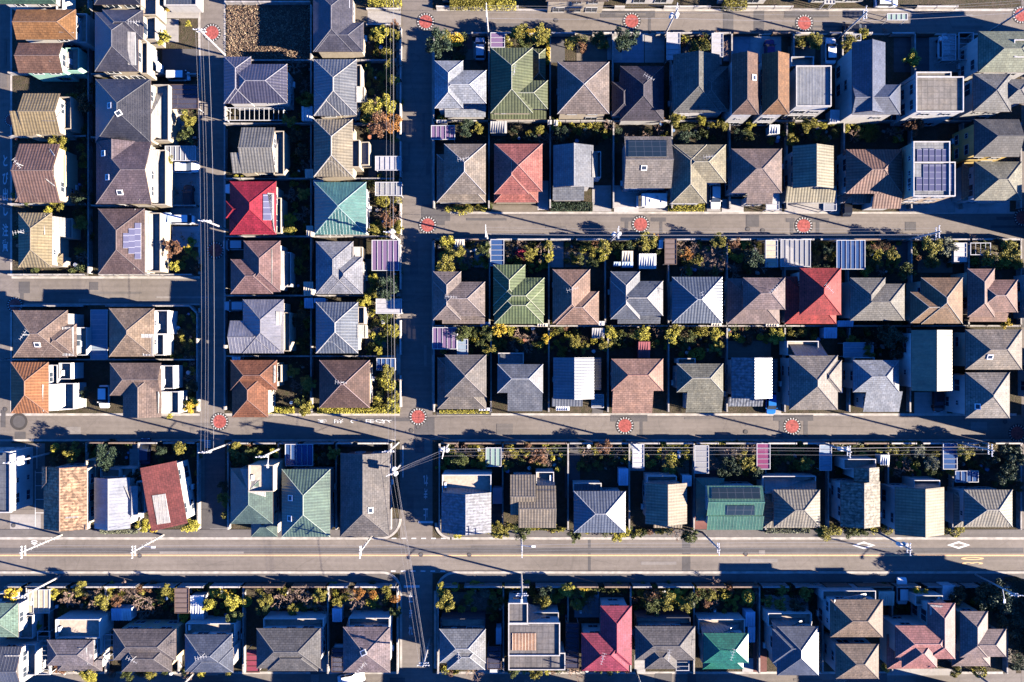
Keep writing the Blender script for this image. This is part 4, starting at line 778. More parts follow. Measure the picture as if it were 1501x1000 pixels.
SHEDS = '''w 442 156 458 177;c 447 248 459 261;c 449 331 459 347;c 445 413 459 434;b 446 437 459 452;w 1128 183 1143 196;w 1217 161 1231 179;w 279 873 298 911;b 163 892 178 910;w 178 892 192 910;b 487 892 501 912;b 727 920 735 945;b 1093 897 1107 919;b 1096 919 1107 942;c 1288 867 1311 888;w 1382 858 1400 880;w 937 372 962 394;c 912 368 928 384;b 912 384 928 392
b 907 687 921 712;w 1000 697 1014 713;p 722 715 736 739;b 1208 480 1227 496;m 936 501 953 525;g 868 481 886 496;g 719 178 743 195;b 1228 470 1251 479;c 788 474 803 479;b 704 472 718 479;w 878 471 886 477;c 1043 474 1058 478;c 1123 474 1142 479;g 803 176 809 182;w 460 90 467 99;w 460 175 472 183;g 459 264 474 272;b 460 437 477 444;w 340 523 352 528;c 96 320 106 340;b 238 312 250 326;w 228 90 232 104;g 640 176 655 180;w 966 352 972 364;b 900 384 910 390;w 1291 667 1304 682;c 667 351 681 362;g 812 176 818 184;b 1486 870 1492 880;w 702 598 718 602;w 815 596 835 602'''
for q in SHEDS.replace('\n', ';').split(';'):
    v = q.split(); nm, mt = SHM[v[0]]; x0, y0, x1, y1 = map(float, v[1:]); h = 2.1
    A = P(x0, y1, h); B = P(x1, y0, h); X, Y = (A[0]+B[0])/2, (A[1]+B[1])/2; w_, d = (B[0]-A[0])/2, (B[1]-A[1])/2
    r_ = thing('garden_shed', '', 'shed', (X, Y, 0)); book(r_, 'small '+nm+' storage shed '+near(X, Y), 'shed', 'garden sheds', X); keep(X-w_-.2, X+w_+.2, Y-d-.2, Y+d+.2)
    m = MB(); m.box(-w_+.06, w_-.06, -d+.06, d-.06, 0, h-.12); m.build('body', [mt], r_)
    m = MB(); n = max(2, int(2*w_/.35)); m.slope([(-w_,-d,h-.1),(w_,-d,h-.1),(w_,d,h+.05),(-w_,d,h+.05)]); m.poly([(-w_,-d,h-.16),(w_,-d,h-.16),(w_,-d,h-.1),(-w_,-d,h-.1)]); m.poly([(w_,d,h-.16),(-w_,d,h-.16),(-w_,d,h+.05),(w_,d,h+.05)]); m.poly([(w_,-d,h-.16),(w_,d,h-.16),(w_,d,h+.05),(w_,-d,h-.1)]); m.poly([(-w_,d,h-.16),(-w_,-d,h-.16),(-w_,-d,h-.1),(-w_,d,h+.05)])
    for k in range(1, n): xx = -w_+2*w_*k/n; m.box(xx-.02, xx+.02, -d, d, h-.08, h+.065)
    m.build('roof', [mt], r_)
    m = MB(); m.box(w_-.07, w_-.03, -d*.6, d*.6, .1, h-.3); m.build('door', [M_FRAME], r_)
# air conditioner boxes at the house walls
acm = MB(); acm.box(-.42, .42, -.17, .17, .06, .68); acm.box(-.3,.3,-.185,-.17,.14,.6,1)
for x in (-.3,.3): acm.box(x-.05,x+.05,-.15,.15,0,.06,1)
ACM = acm.mesh('air_conditioner', [M_WHITE, M_FRAME])
for hx, hy, ref, w_, h_ in HOUSES:
    if R.random() < .75:
        e = hx < 0; X = hx+(w_/2-.35 if e else -w_/2+.35); Y = hy+R.uniform(-.3,.3)*h_
        o = obj('air_conditioner', ACM, None, (X, Y, 0), math.pi/2 if e else -math.pi/2)
        tag(o, 'white air conditioner box against the wall of '+ref, 'air conditioner', 'outdoor air conditioners')
for X, Y, w_, d, z, ref in BALC:
    if R.random() < .7:
        e = X < 0; o = obj('air_conditioner', ACM, None, (X+(-w_/2+.5 if e else w_/2-.5), Y+R.uniform(-.3,.3)*(d-1), z+.01), math.pi/2 if e else -math.pi/2)
        book(o, 'white air conditioner on the balcony of '+ref, 'air conditioner', 'outdoor air conditioners', X)
# ---------------------------------------------------------------- garden walls
def gwall(x0, y0, x1, y1, label, h=1.15, mat=None, cap=False):
    a = P(x0, y0); b = P(x1, y1); t = .09; m = MB(); L = math.hypot(b[0]-a[0], b[1]-a[1])
    if L < .5: return
    m.box(-L/2, L/2, -t, t, 0, h, skip='b'); m.box(-L/2, L/2, -t-.025, t+.025, h, h+.06)
    n = int(L/2.4)
    for k in range(n+1):
        x = -L/2+.1+(L-.2)*k/max(1, n); m.box(x-.1, x+.1, -t-.03, t+.03, 0, h+.1, skip='b')
    X, Y = (a[0]+b[0])/2, (a[1]+b[1])/2
    o = m.build('garden_wall', [mat or M_BLOCK]); o.location = (X, Y, 0); o.rotation_euler = (0, 0, math.atan2(b[1]-a[1], b[0]-a[0]))
    book(o, label+' '+near(X, Y), 'wall', 'garden walls', X)
M_WALLS = [M_BLOCK, plain('rendered_wall_pale', (.42,.39,.36), .85, .2), plain('rendered_wall_brown', (.20,.145,.11), .85, .2)]
WN = ['grey block garden wall','pale rendered garden wall','brown garden wall']
def rowwalls(xs, y0, y1, front, back=None, fh=1.3):
    for i, (a, b) in enumerate(zip(xs, xs[1:])):
        k = R.choice((0,0,1,2)); gwall(a, y0, a, y1, WN[0])
        f0 = R.uniform(.3,.5); f1 = f0+(R.uniform(.2,.32) if fh < 1.5 else .1)
        if front is not None: gwall(a+2, front, a+(b-a)*f0, front, WN[k], fh, M_WALLS[k]); gwall(a+(b-a)*f1, front, b-2, front, WN[k], fh, M_WALLS[k])
        if back is not None: gwall(a+1, back, b-1, back, WN[0])
    gwall(xs[-1], y0, xs[-1], y1, WN[0])
rowwalls([637,717,806,897,982,1070,1160,1231,1336,1419], 54, 178, 53, 180)
rowwalls([637,717,806,898,983,1067,1150,1233,1331,1406,1490], 183, 307, None)
rowwalls([637,718,804,886,978,1063,1147,1239,1331,1414,1490], 354, 476, 353, 478, 1.7)
rowwalls([637,720,804,890,978,1063,1147,1241,1329], 481, 603, None)
rowwalls([645,737,832,921,1015,1119,1210,1297,1391,1490], 649, 774, 648, None, 1.8)
rowwalls([643,738,832,923,1015,1110,1202,1303,1402,1470], 856, 983, 855, None, 2.0)
rowwalls([16,78,160,266,360,483,584], 856, 983, 855, None, 2.0)
rowwalls([132,208,294], 648, 774, 647.5, None, 1.8); rowwalls([338,411,495,574], 649, 774, 648, None, 1.8)
for y in (92,184,264,348,434,522): gwall(332, y, 457, y, WN[0]); gwall(460, y, 580, y, WN[0])
gwall(458.5, 12, 458.5, 604, WN[0])
for y in (112,204,303): gwall(139, y, 292, y, WN[0]); gwall(18, y-2, 132, y-2, WN[0])
gwall(135, 2, 135, 402, WN[0]); gwall(18, 403.5, 130, 403.5, WN[1]); gwall(150, 403.5, 286, 403.5, WN[0])
gwall(22, 449, 128, 449, WN[0]); gwall(160, 449, 282, 449, WN[0]); gwall(282, 449, 293, 460, WN[0]); gwall(293, 460, 293, 602, WN[1]); gwall(18, 527, 290, 527, WN[0])
for y0, y1 in ((44,120),(125,200),(210,262),(300,345),(360,425),(470,520),(550,596)): gwall(588.5, y0, 588.5, y1, WN[1], 1.2, M_WALLS[1])
for y0, y1 in ((95,178),(190,250),(350,430),(455,515),(530,600)): gwall(333, y0, 333, y1, WN[0])
gwall(333, 7, 457, 7, WN[0]); gwall(538, 15, 588, 15, WN[1], .6, M_WALLS[1]); gwall(538, 38, 588, 38, WN[1], .6, M_WALLS[1])
for x0, x1 in ((640,760),(900,915),(972,1040),(1058,1160),(1340,1400)): gwall(x0, 13, x1, 13, WN[1], .9, M_WALLS[1])
# ---------------------------------------------------------------- poles and wires
def pole_proto(kind):
    r_ = thing('utility_pole', '', 'pole'); m = MB(); m.tube((0,0,0),(0,0,11),.17,.11,10); ch = [m.build('pole', [M_POLE], r_)]
    for z, l in ((10.5,.95),(9.6,.75)):
        m = MB(); m.box(-l,l,-.05,.05,z,z+.1); ch.append(m.build('crossarm', [M_STEEL], r_))
        for x in (-l+.1,-l*.4,l*.4,l-.1):
            q = MB(); q.tube((x,0,z+.1),(x,0,z+.3),.06,.05,8); ch.append(q.build('insulator', [M_CERAMIC], r_))
    if kind == 't':
        for s_ in (-1, 1):
            m = MB(); m.tube((.1,s_*.42,7.6),(.1,s_*.42,8.7),.3,n=12); m.tube((.1,s_*.42,8.7),(.1,s_*.42,8.8),.2,n=10); ch.append(m.build('transformer', [M_STEEL], r_))
    if kind == 'l':
        m = MB(); m.tube((0,0,7.2),(0,-1.6,7.7),.05,n=6); ch.append(m.build('lamp_arm', [M_STEEL], r_)); m = MB(); m.box(-.14,.14,-2.1,-1.5,7.62,7.76); ch.append(m.build('lamp_head', [M_CERAMIC], r_))
    for k in range(9):
        m = MB(); z = 2.2+k*.75; s_ = 1 if k % 2 else -1; m.box(min(.1*s_,.34*s_), max(.1*s_,.34*s_), -.015, .015, z, z+.03); ch.append(m.build('step_bolt', [M_STEEL], r_))
    kids(r_, *ch); return r_
PP = {k: [pole_proto(k), False] for k in 'ntl'}
POLES = {}
for nm, x, y, rz, kd, lab in (('a1',330,81,0,'n','pole at the top of the left lane by the red circle'),('a2',337,338,0,'n','pole beside the crimson roofed house'),('a3',337,650,0,'n','pole at the lower end of the left lane'),
 ('c0',586,-20,0,'n','pole at the top end of the centre street'),('c1',586,353,0,'t','pole with transformers beside the violet carport'),('c2',589,679,20,'t','pole with transformers beside the charcoal roof'),('c2b',584,649,0,'n','slim pole above the charcoal roof'),('c3',631,936,0,'n','pole on the lower centre street beside the pale grey hip house'),
 ('t1',716,54,90,'n','pole between the pale blue and olive houses on the top street'),('t2',973,54,90,'t','pole with transformers above the plum charcoal house'),('t3',1227,58,90,'n','pole beside the white saloon on the top street'),('t4',1451,46,90,'n','pole above the sage green roof'),
 ('s1',715,352,90,'n','pole above the dark blue carport on second street'),('s2',894,354,90,'t','pole with transformers above the blue grey third row house'),('s3',1325,353,90,'n','pole at second street near the blue carport'),
 ('k0',414,656,0,'l','lamp pole beside the blue carport'),('k1',658,650,80,'t','pole with transformers at the corner garden above the main road'),('k2',922,648,90,'n','pole beside the white panelled carport'),('k3',1205,649,90,'t','pole beside the steel carport'),('k4',1396,647,90,'n','pole beside the blue carport near the right border'),
 ('m1',91,784,90,'n','pole on the north sidewalk at the far left'),('m2',240,784,90,'l','lamp pole below the tilted maroon house'),('m3',546,784,90,'n','pole below the charcoal roof on the main road'),('m4',764,783,90,'l','lamp pole below the grey brown gable house'),('m5',1029,780,90,'n','dark pole below the sea green gable house'),('m6',1286,780,90,'t','pole with transformers below the blue black roof'),
 ('u1',88,845,0,'l','lamp pole on the south sidewalk at the far left'),('u2',764,842,0,'l','lamp pole on the south sidewalk above the modern flat house'),('u3',1429,842,0,'l','lamp pole on the south sidewalk near the right border'),
 ('l1',14,526,0,'n','pole at the left border beside the taupe house'),('l2',14,305,0,'n','pole at the left border beside the sand hip house'),('l0',75,664,0,'t','pole with transformers in the left parking lot'),
 ('b1',285,986,90,'n','pole on the bottom street below the blue grey hip house'),('b2',932,984,90,'n','pole on the bottom street below the charcoal hip house'),('b3',1425,984,90,'n','pole on the bottom street below the mauve house')):
    o = copytree(PP[kd][0]) if PP[kd][1] else PP[kd][0]; PP[kd][1] = True
    X, Y, _ = P(x, y); o.location = (X, Y, 0); o.rotation_euler = (0, 0, math.radians(rz)); tag(o, 'concrete utility '+lab, 'utility pole', 'utility poles'); POLES[nm] = (X, Y, math.radians(rz))
def wire(a, b, label, r=.028, sag=.35):
    m = MB(); n = 10; a = Vector(a); b = Vector(b); pts = [a.lerp(b, i/n)-Vector((0,0,4*sag*(i/n)*(1-i/n))) for i in range(n+1)]
    for p, q in zip(pts, pts[1:]): m.tube(p, q, r, n=4, caps=False)
    o = m.build('power_line', [M_WIRE]); tag(o, label, 'power line', 'overhead power lines')
WN2 = {'a':'left lane','c':'centre street','t':'top street','s':'second street','k':'gardens above the main road','m':'main road','b':'bottom street'}
def span(p, q, offs, zz=10.75, thick=.012):
    A, B = POLES[p], POLES[q]
    for i, o_ in enumerate(offs):
        z = zz if i < 3 else 7.2
        c = [(A[0]+math.cos(A[2])*o_, A[1]+math.sin(A[2])*o_, z), (B[0]+math.cos(B[2])*o_, B[1]+math.sin(B[2])*o_, z)]
        d = {0:'outer thin',1:'middle thin',2:'inner thin',3:'low thick'}[i]
        lab = WN2[p[0]] if p[0] == q[0] else 'street corner'
        wire(*c, d+' power line, '+lab+', '+p_name(p)+' to '+p_name(q), thick*(1.9 if i == 3 else 1))
PN = {}
def p_name(p): return {'a1':'by vacant lot','a2':'by crimson roof','a3':'by zebra lines','c0':'at frame top','c1':'by violet carport','c2':'by charcoal roof','c3':'by bottom street','t1':'by olive roof','t2':'by plum roof','t3':'by navy roof','t4':'by sage roof','s1':'by blue carport','s2':'by blue grey roof','s3':'near right edge','k1':'by corner garden','k2':'by white carport','k3':'by steel carport','k4':'by right carport','m1':'far left','m2':'by maroon house','m3':'by charcoal roof','m4':'by ribbed gable','m5':'by green roof','m6':'by navy roof'}[p]
V3 = (-.5,.1,.5,.05)
for p, q in (('a1','a2'),('a2','a3'),('c0','c1'),('c1','c2'),('c2','c3'),('t1','t2'),('t2','t3'),('t3','t4'),('s1','s2'),('s2','s3'),('k1','k2'),('k2','k3'),('k3','k4'),('m1','m2'),('m2','m3'),('m3','m4'),('m4','m5'),('m5','m6'),('c2','k1')): span(p, q, V3)
# ---------------------------------------------------------------- plants
def leaf(m, p, s, rr):
    n = Vector((rr.gauss(0,1), rr.gauss(0,1), rr.gauss(.7,1))).normalized(); q = n.orthogonal().normalized()
    a = rr.uniform(0, 6.28); w_ = n.cross(q); u = q*math.cos(a)+w_*math.sin(a); v = n.cross(u); p = Vector(p)
    m.poly([p-u*s, p-v*s*.55, p+u*s, p+v*s*.55])
def crown(seed, n, clumps, flat=.8, spread=.36, ls=.11, cone=False, ball=False):
    rr = random.Random(seed); m = MB(); cs = []
    for i in range(clumps):
        a = rr.uniform(0, 6.28)
        if cone: h = rr.random(); r = (1-h)*.8; cs.append((r*math.cos(a)*.8, r*math.sin(a)*.8, h*2.6, .34*(1-h*.6)))
        else:
            r = rr.uniform(.15, .85); h = rr.uniform(-.55, .8)*flat
            cs.append((r*math.cos(a), r*math.sin(a), h*(1-r*.3)+flat, rr.uniform(.6,1.25)*spread))
    for i in range(n):
        if ball:
            z = rr.uniform(-1, 1); a = rr.uniform(0, 6.28); k = rr.uniform(.93, 1.03); q = math.sqrt(1-z*z); p = (k*q*math.cos(a), k*q*math.sin(a), k*z*.92+.95)
        else:
            c = rr.choice(cs); d = Vector((rr.gauss(0,1), rr.gauss(0,1), rr.gauss(0,1))); d.normalize(); d *= c[3]*rr.random()**.4
            p = (c[0]+d.x, c[1]+d.y, max(.03, c[2]+d.z))
        leaf(m, p, ls*rr.uniform(.6, 1.4), rr)
    return m
def branches(seed, twig):
    rr = random.Random(seed); m = MB()
    def grow(p, d, l, r, dep):
        q = p+d*l; m.tube(p, q, r, r*.65, 4 if dep else 6, caps=False)
        if dep >= 4: return
        for k in range(3 if dep < 3 else 4):
            nd = (d+Vector((rr.gauss(0,.55), rr.gauss(0,.55), rr.gauss(.05,.3)))).normalized(); grow(p.lerp(q, rr.uniform(.55, 1)), nd, l*rr.uniform(.6,.82), max(r*.58, .018), dep+1)
    for k in range(4):
        a = k*1.57+rr.random(); grow(Vector((0,0,.55)), Vector((math.cos(a)*.75, math.sin(a)*.75, .75)).normalized(), .55, .05, 1)
    return m.mesh('crown', [twig])
SHR = [crown(10+i, 850, 9, .55, .42, .10).mesh('shrub', [M_LEAF]) for i in range(5)]
BALL = [crown(30+i, 760, 1, ball=True, ls=.12).mesh('shrub', [M_LEAF]) for i in range(2)]
TRE = [crown(40+i, 3000, 24, .62, .30, .068).mesh('crown', [M_LEAF]) for i in range(4)]
CON = [crown(50+i, 1300, 30, cone=True, ls=.09).mesh('crown', [M_LEAF]) for i in range(2)]
BARE = [branches(60+i, M_TWIG) for i in range(4)]
tm = MB(); tm.tube((0,0,0),(0,0,1),.085,.05,7); 
for k in range(4): tm.tube((0,0,.6+.08*k),(.45*math.cos(k*1.7),.45*math.sin(k*1.7),1.15),.035,.015,5)
TRUNK = tm.mesh('trunk', [M_BARK])
COL = {'olive':(.21,.185,.035),'yellow green':(.34,.30,.045),'dark green':(.075,.09,.025),'golden':(.52,.36,.04),'rust':(.17,.085,.045),'orange':(.32,.14,.035),'deep green':(.035,.055,.03),'crimson':(.35,.035,.05),'grey green':(.16,.17,.11)}
NCNT = {}
def plant(kind, px, py, r, colour, h=None, label=None):
    X, Y, _ = P(px, py, r*.8); c = COL.get(colour, (1,1,1)); rz = R.uniform(0, 6.28)
    NCNT[kind] = NCNT.get(kind, 0)+1
    size = 'tiny' if r < .55 else ('small' if r < .9 else ('medium' if r < 1.4 else 'large'))
    if kind in ('shrub', 'ball'):
        o = obj('shrub', R.choice(SHR if kind == 'shrub' else BALL), None, (X, Y, 0), rz); o.scale = (r*R.uniform(.85,1.15), r*R.uniform(.85,1.15), r*R.uniform(.75,1.2)); o.color = (*c, 1)
        st = '%s %s %s %s' % (size, colour, 'round shrub' if kind == 'ball' else 'shrub', near(X, Y)); cat, g = 'shrub', 'garden shrubs'
    else:
        h = h or r*R.uniform(1.8, 3.2); tall = {'tree':h*.55,'conifer':.4,'bare':0}[kind]
        o = thing('garden_tree', '', 'tree', (X, Y, 0), rz)
        cr = obj('crown', R.choice({'tree':TRE,'conifer':CON,'bare':BARE}[kind]), o, (0,0,tall)); cr.scale = (r, r, r*R.uniform(.8,1.1)) ; cr.color = (*c, 1)
        tr = obj('trunk', TRUNK, o); tr.scale = (r*.9, r*.9, max(.75*r, tall+.5*r) if kind != 'bare' else r*.62)
        st = '%s %s %s %s' % (size, {'bare':'bare twiggy','conifer':colour+' pointed','tree':colour+' leafy'}[kind], 'tree', near(X, Y)); cat, g = 'tree', 'garden trees'
    if label: tag(o, label, cat, g)
    else: book(o, st, cat, g, X)
    SPOTS.append((X, Y, r)); return o
SPOTS = []
# plants one can pick out in the photograph
for q in (('tree',428,325,1.1,'golden',0,'golden yellow round tree between the crimson and teal roofs'),('tree',428,340,1.1,'olive'),('ball',563,295,1.0,'olive'),('ball',570,562,1.15,'yellow green',0,'big clipped yellow green ball right of the brown pyramid house'),
 ('tree',656,357,1.25,'yellow green',0,'yellow green round tree at second street beside a pale wall'),('tree',763,371,1.0,'crimson',0,'crimson pink tree beside the dark blue carport'),('bare',793,371,1.6,'x'),('tree',804,378,1.0,'yellow green'),('tree',881,374,1.2,'yellow green'),
 ('tree',279,366,.7,'golden',0,'golden bush in the front garden below the parked white van'),('tree',262,366,1.6,'rust'),('bare',258,282,1.0,'x'),('tree',250,235,1.1,'olive'),
 ('ball',1114,494,.55,'golden',0,'bright yellow clipped ball in the third row back gardens'),('ball',1176,487,.75,'olive'),('tree',645,72,2.2,'deep green'),('ball',668,58,1.2,'golden',1,'golden hedge corner by the top street'),('tree',760,52,1.5,'olive'),('tree',790,60,1.7,'olive'),('tree',912,70,2.2,'deep green'),
 ('ball',815,184,.85,'yellow green'),('ball',876,182,.7,'olive'),('tree',988,178,1.4,'olive'),('tree',1025,180,.9,'yellow green'),('tree',1055,186,1.1,'olive'),('tree',1098,185,.9,'yellow green'),
 ('tree',1332,90,1.5,'yellow green',0,'yellow green tree in the walled plot by the top street'),('tree',1240,68,1.4,'olive'),('tree',1262,52,.9,'yellow green'),('bare',1296,47,.7,'x'),('tree',1240,135,1.1,'deep green'),
 ('tree',981,492,1.4,'yellow green'),('tree',990,484,1.2,'olive'),('tree',1045,490,1.3,'yellow green'),('tree',938,488,1.4,'yellow green'),('bare',964,485,1.0,'x'),('bare',763,492,1.3,'x'),('tree',732,482,1.3,'golden'),('tree',745,486,.9,'yellow green'),('tree',800,496,.9,'golden'),('tree',895,486,1.2,'yellow green'),
 ('tree',545,172,1.9,'olive'),('tree',568,158,1.7,'yellow green'),('tree',560,190,1.9,'rust'),('tree',578,185,1.6,'orange'),('tree',562,55,1.5,'yellow green'),('ball',568,78,.9,'olive'),('tree',570,425,1.8,'deep green'),('tree',579,485,1.1,'yellow green'),('tree',556,515,.8,'yellow green'),('tree',577,595,1.4,'yellow green'),
 ('tree',570,325,1.3,'rust'),('tree',549,340,1.0,'olive'),('bare',578,345,1.2,'x'),('bare',430,285,1.6,'x'),('ball',82,656,.75,'yellow green'),('ball',93,656,.65,'orange',0,'orange clipped ball beside the left parking lot'),('tree',165,668,2.2,'deep green'),('tree',203,695,1.3,'deep green'),('tree',288,768,1.4,'yellow green',0,'yellow green bush at the corner of the tilted maroon house'),('tree',215,768,1.1,'yellow green'),('tree',228,772,.8,'golden'),
 ('tree',32,864,1.4,'golden'),('tree',81,868,1.0,'yellow green'),('bare',105,870,1.5,'x'),('bare',138,885,1.3,'x'),('bare',190,862,1.5,'x'),('bare',213,880,1.8,'x'),('tree',160,875,1.5,'olive'),('tree',57,915,.9,'yellow green'),('tree',273,902,.8,'golden'),('tree',12,868,.8,'yellow green'),
 ('tree',347,876,1.3,'yellow green',0,'bright yellow green tree in the garden of the broad charcoal house'),('tree',313,883,1.2,'yellow green'),('tree',333,868,.8,'golden'),('tree',394,874,1.2,'olive'),('bare',457,880,1.4,'x'),('bare',523,880,1.6,'x'),('ball',547,871,.7,'orange'),('ball',579,877,.8,'orange'),('ball',570,873,.6,'yellow green'),('tree',528,866,1.0,'orange'),
 ('ball',667,860,.7,'golden'),('ball',674,860,.4,'orange'),('ball',680,860,.4,'orange'),('ball',686,859,.4,'orange'),('ball',711,868,.9,'grey green'),('ball',822,872,.6,'yellow green'),('tree',800,866,1.3,'deep green'),('tree',853,864,.9,'golden'),('tree',988,870,1.2,'golden'),('ball',955,872,1.3,'rust'),('ball',1096,873,1.1,'yellow green'),('tree',1343,866,1.2,'golden'),('tree',1450,862,2.4,'deep green'),('tree',1462,880,2.2,'deep green'),('tree',1430,864,2.2,'deep green'),('tree',1466,905,2.0,'deep green'),('ball',1434,983,1.1,'yellow green'),('tree',1395,980,1.0,'olive'),('tree',1294,973,.9,'olive'),
 ('tree',743,772,1.2,'olive'),('ball',1218,776,.9,'olive'),('ball',1229,779,.6,'yellow green'),('ball',1301,776,.8,'olive'),('ball',1399,779,.9,'yellow green'),('ball',1408,775,.6,'yellow green'),('tree',1104,692,1.2,'deep green'),('bare',1069,665,1.2,'x'),('tree',1340,660,1.1,'grey green'),('tree',1357,677,1.2,'grey green'),('tree',1432,656,1.1,'grey green'),('tree',1390,687,1.0,'olive'),('tree',1444,670,1.6,'deep green'),('tree',1465,690,2.0,'deep green'),('tree',1470,665,2.2,'deep green'),
 ('tree',945,355,1.6,'olive'),('tree',958,352,.9,'orange'),('tree',1006,374,1.1,'orange'),('tree',1050,355,1.3,'olive'),('bare',1052,370,1.6,'x'),('bare',1052,388,1.3,'x'),('tree',1100,378,1.7,'deep green'),('tree',1355,362,1.7,'olive'),('tree',1380,364,1.5,'grey green'),('tree',1300,374,1.2,'olive'),('tree',1472,368,1.6,'olive'),('tree',1460,356,1.0,'deep green'),('tree',1467,474,1.0,'golden'),('tree',1295,490,2.2,'deep green'),('tree',1310,510,1.8,'deep green'),
 ('tree',1330,190,1.6,'rust'),('bare',1310,195,1.6,'x'),('tree',1253,282,.9,'olive'),('bare',1090,570,.4,'x'),('tree',284,593,1.3,'golden'),('tree',252,606,.8,'yellow green'),('tree',285,566,1.0,'deep green'),('tree',130,576,1.0,'deep green'),('tree',446,463,1.1,'deep green'),('tree',100,255,1.2,'yellow green'),('tree',95,300,1.2,'olive'),('tree',80,310,.9,'yellow green'),('tree',104,114,.8,'golden'),('tree',243,60,1.3,'yellow green'),('tree',278,37,.6,'yellow green'),('tree',248,15,.5,'golden')):
    kd, x, y, r, c = q[:5]; plant(kd, x, y, r, c, None, q[6] if len(q) > 6 else None)
for i in range(12): plant('ball', 1201+i*9.6 if i < 9 else 1240+(i-9)*17, 180 if i < 9 else 189, .6, 'yellow green')
for i in range(4): plant('ball', 347+i*8, 260, .4, 'yellow green')
HG = plain('hedge_soil', (.05,.04,.03), .9)
def hedge(x0, y0, x1, y1, h, colour, label):
    a = P(x0, y1, h*.7); b = P(x1, y0, h*.7); w_, d = b[0]-a[0], b[1]-a[1]; rr = random.Random(int(x0*7+y0)); m = MB()
    for k in range(int(260*w_*d+90*(w_+d)*h)):
        p = [rr.uniform(0,w_), rr.uniform(0,d), rr.uniform(.1,h)]
        f = rr.choice('tttxy'); 
        if f == 't': p[2] = h-rr.random()**2*.25
        elif f == 'x': p[0] = rr.choice((0, w_))
        else: p[1] = rr.choice((0, d))
        leaf(m, (p[0]-w_/2, p[1]-d/2, p[2]), .10*rr.uniform(.7,1.4), rr)
    o = m.build('hedge', [M_LEAF]); o.location = ((a[0]+b[0])/2, (a[1]+b[1])/2, 0); o.color = (*COL[colour], 1); tag(o, label, 'hedge', 'clipped hedges')
hedge(764, 44, 806, 49.5, 1.6, 'golden', 'golden hedge along the top street above the olive house'); hedge(801, 50, 806, 92, 1.6, 'golden', 'golden hedge running down the right side of the olive house')
hedge(736, 857, 768, 862, 1.1, 'golden', 'golden low hedge above the modern flat house'); hedge(964, 656, 969, 672, .9, 'golden', 'short golden hedge beside the white panelled carport')
hedge(660, 0, 716, 12, 1.5, 'olive', 'olive hedge along the top street, nearest the centre street'); hedge(717, 0, 756, 12, 1.5, 'yellow green', 'yellow green hedge along the top street, right of the olive one')
hedge(1060, -4, 1094, 12, 1.6, 'olive', 'olive hedge behind the top street beside the pale forecourt'); hedge(540, 0, 588, 8, 1.3, 'yellow green', 'yellow green hedge at the top of the fourth column'); hedge(345, 597, 430, 606, 1.0, 'yellow green', 'yellow green hedge below the rust brown house'); hedge(466, 597, 585, 606, 1.0, 'yellow green', 'yellow green hedge below the brown pyramid house')
hedge(980, 299, 1032, 309, .9, 'yellow green', 'yellow green hedge below the beige and grey house'); hedge(808, 297, 868, 309, .9, 'deep green', 'dark hedge below the ribbed porch on second street'); hedge(645, 601, 716, 606, .8, 'yellow green', 'low yellow green hedge below the dark grey shingled pyramid')
hedge(1225, 647, 1265, 652, 1.0, 'grey green', 'grey green hedge under the right power lines'); hedge(1270, 647, 1350, 652, 1.0, 'olive', 'olive hedge under the right power lines'); hedge(1032, 647, 1104, 651, .9, 'olive', 'olive hedge right of the white framed carport'); hedge(970, 649, 1010, 656, .9, 'yellow green', 'yellow green hedge left of the white framed carport')
hedge(760, 773, 812, 777, .8, 'yellow green', 'yellow green hedge below the grey brown ribbed house'); hedge(1122, 774, 1186, 781, .9, 'grey green', 'grey green hedge below the grey hip house with blue terrace'); hedge(148, 775, 200, 782, .9, 'grey green', 'grey green hedge below the pale grey curved house'); hedge(1480, 850, 1500, 980, 2.2, 'deep green', 'tall dark hedge at the lower right border')
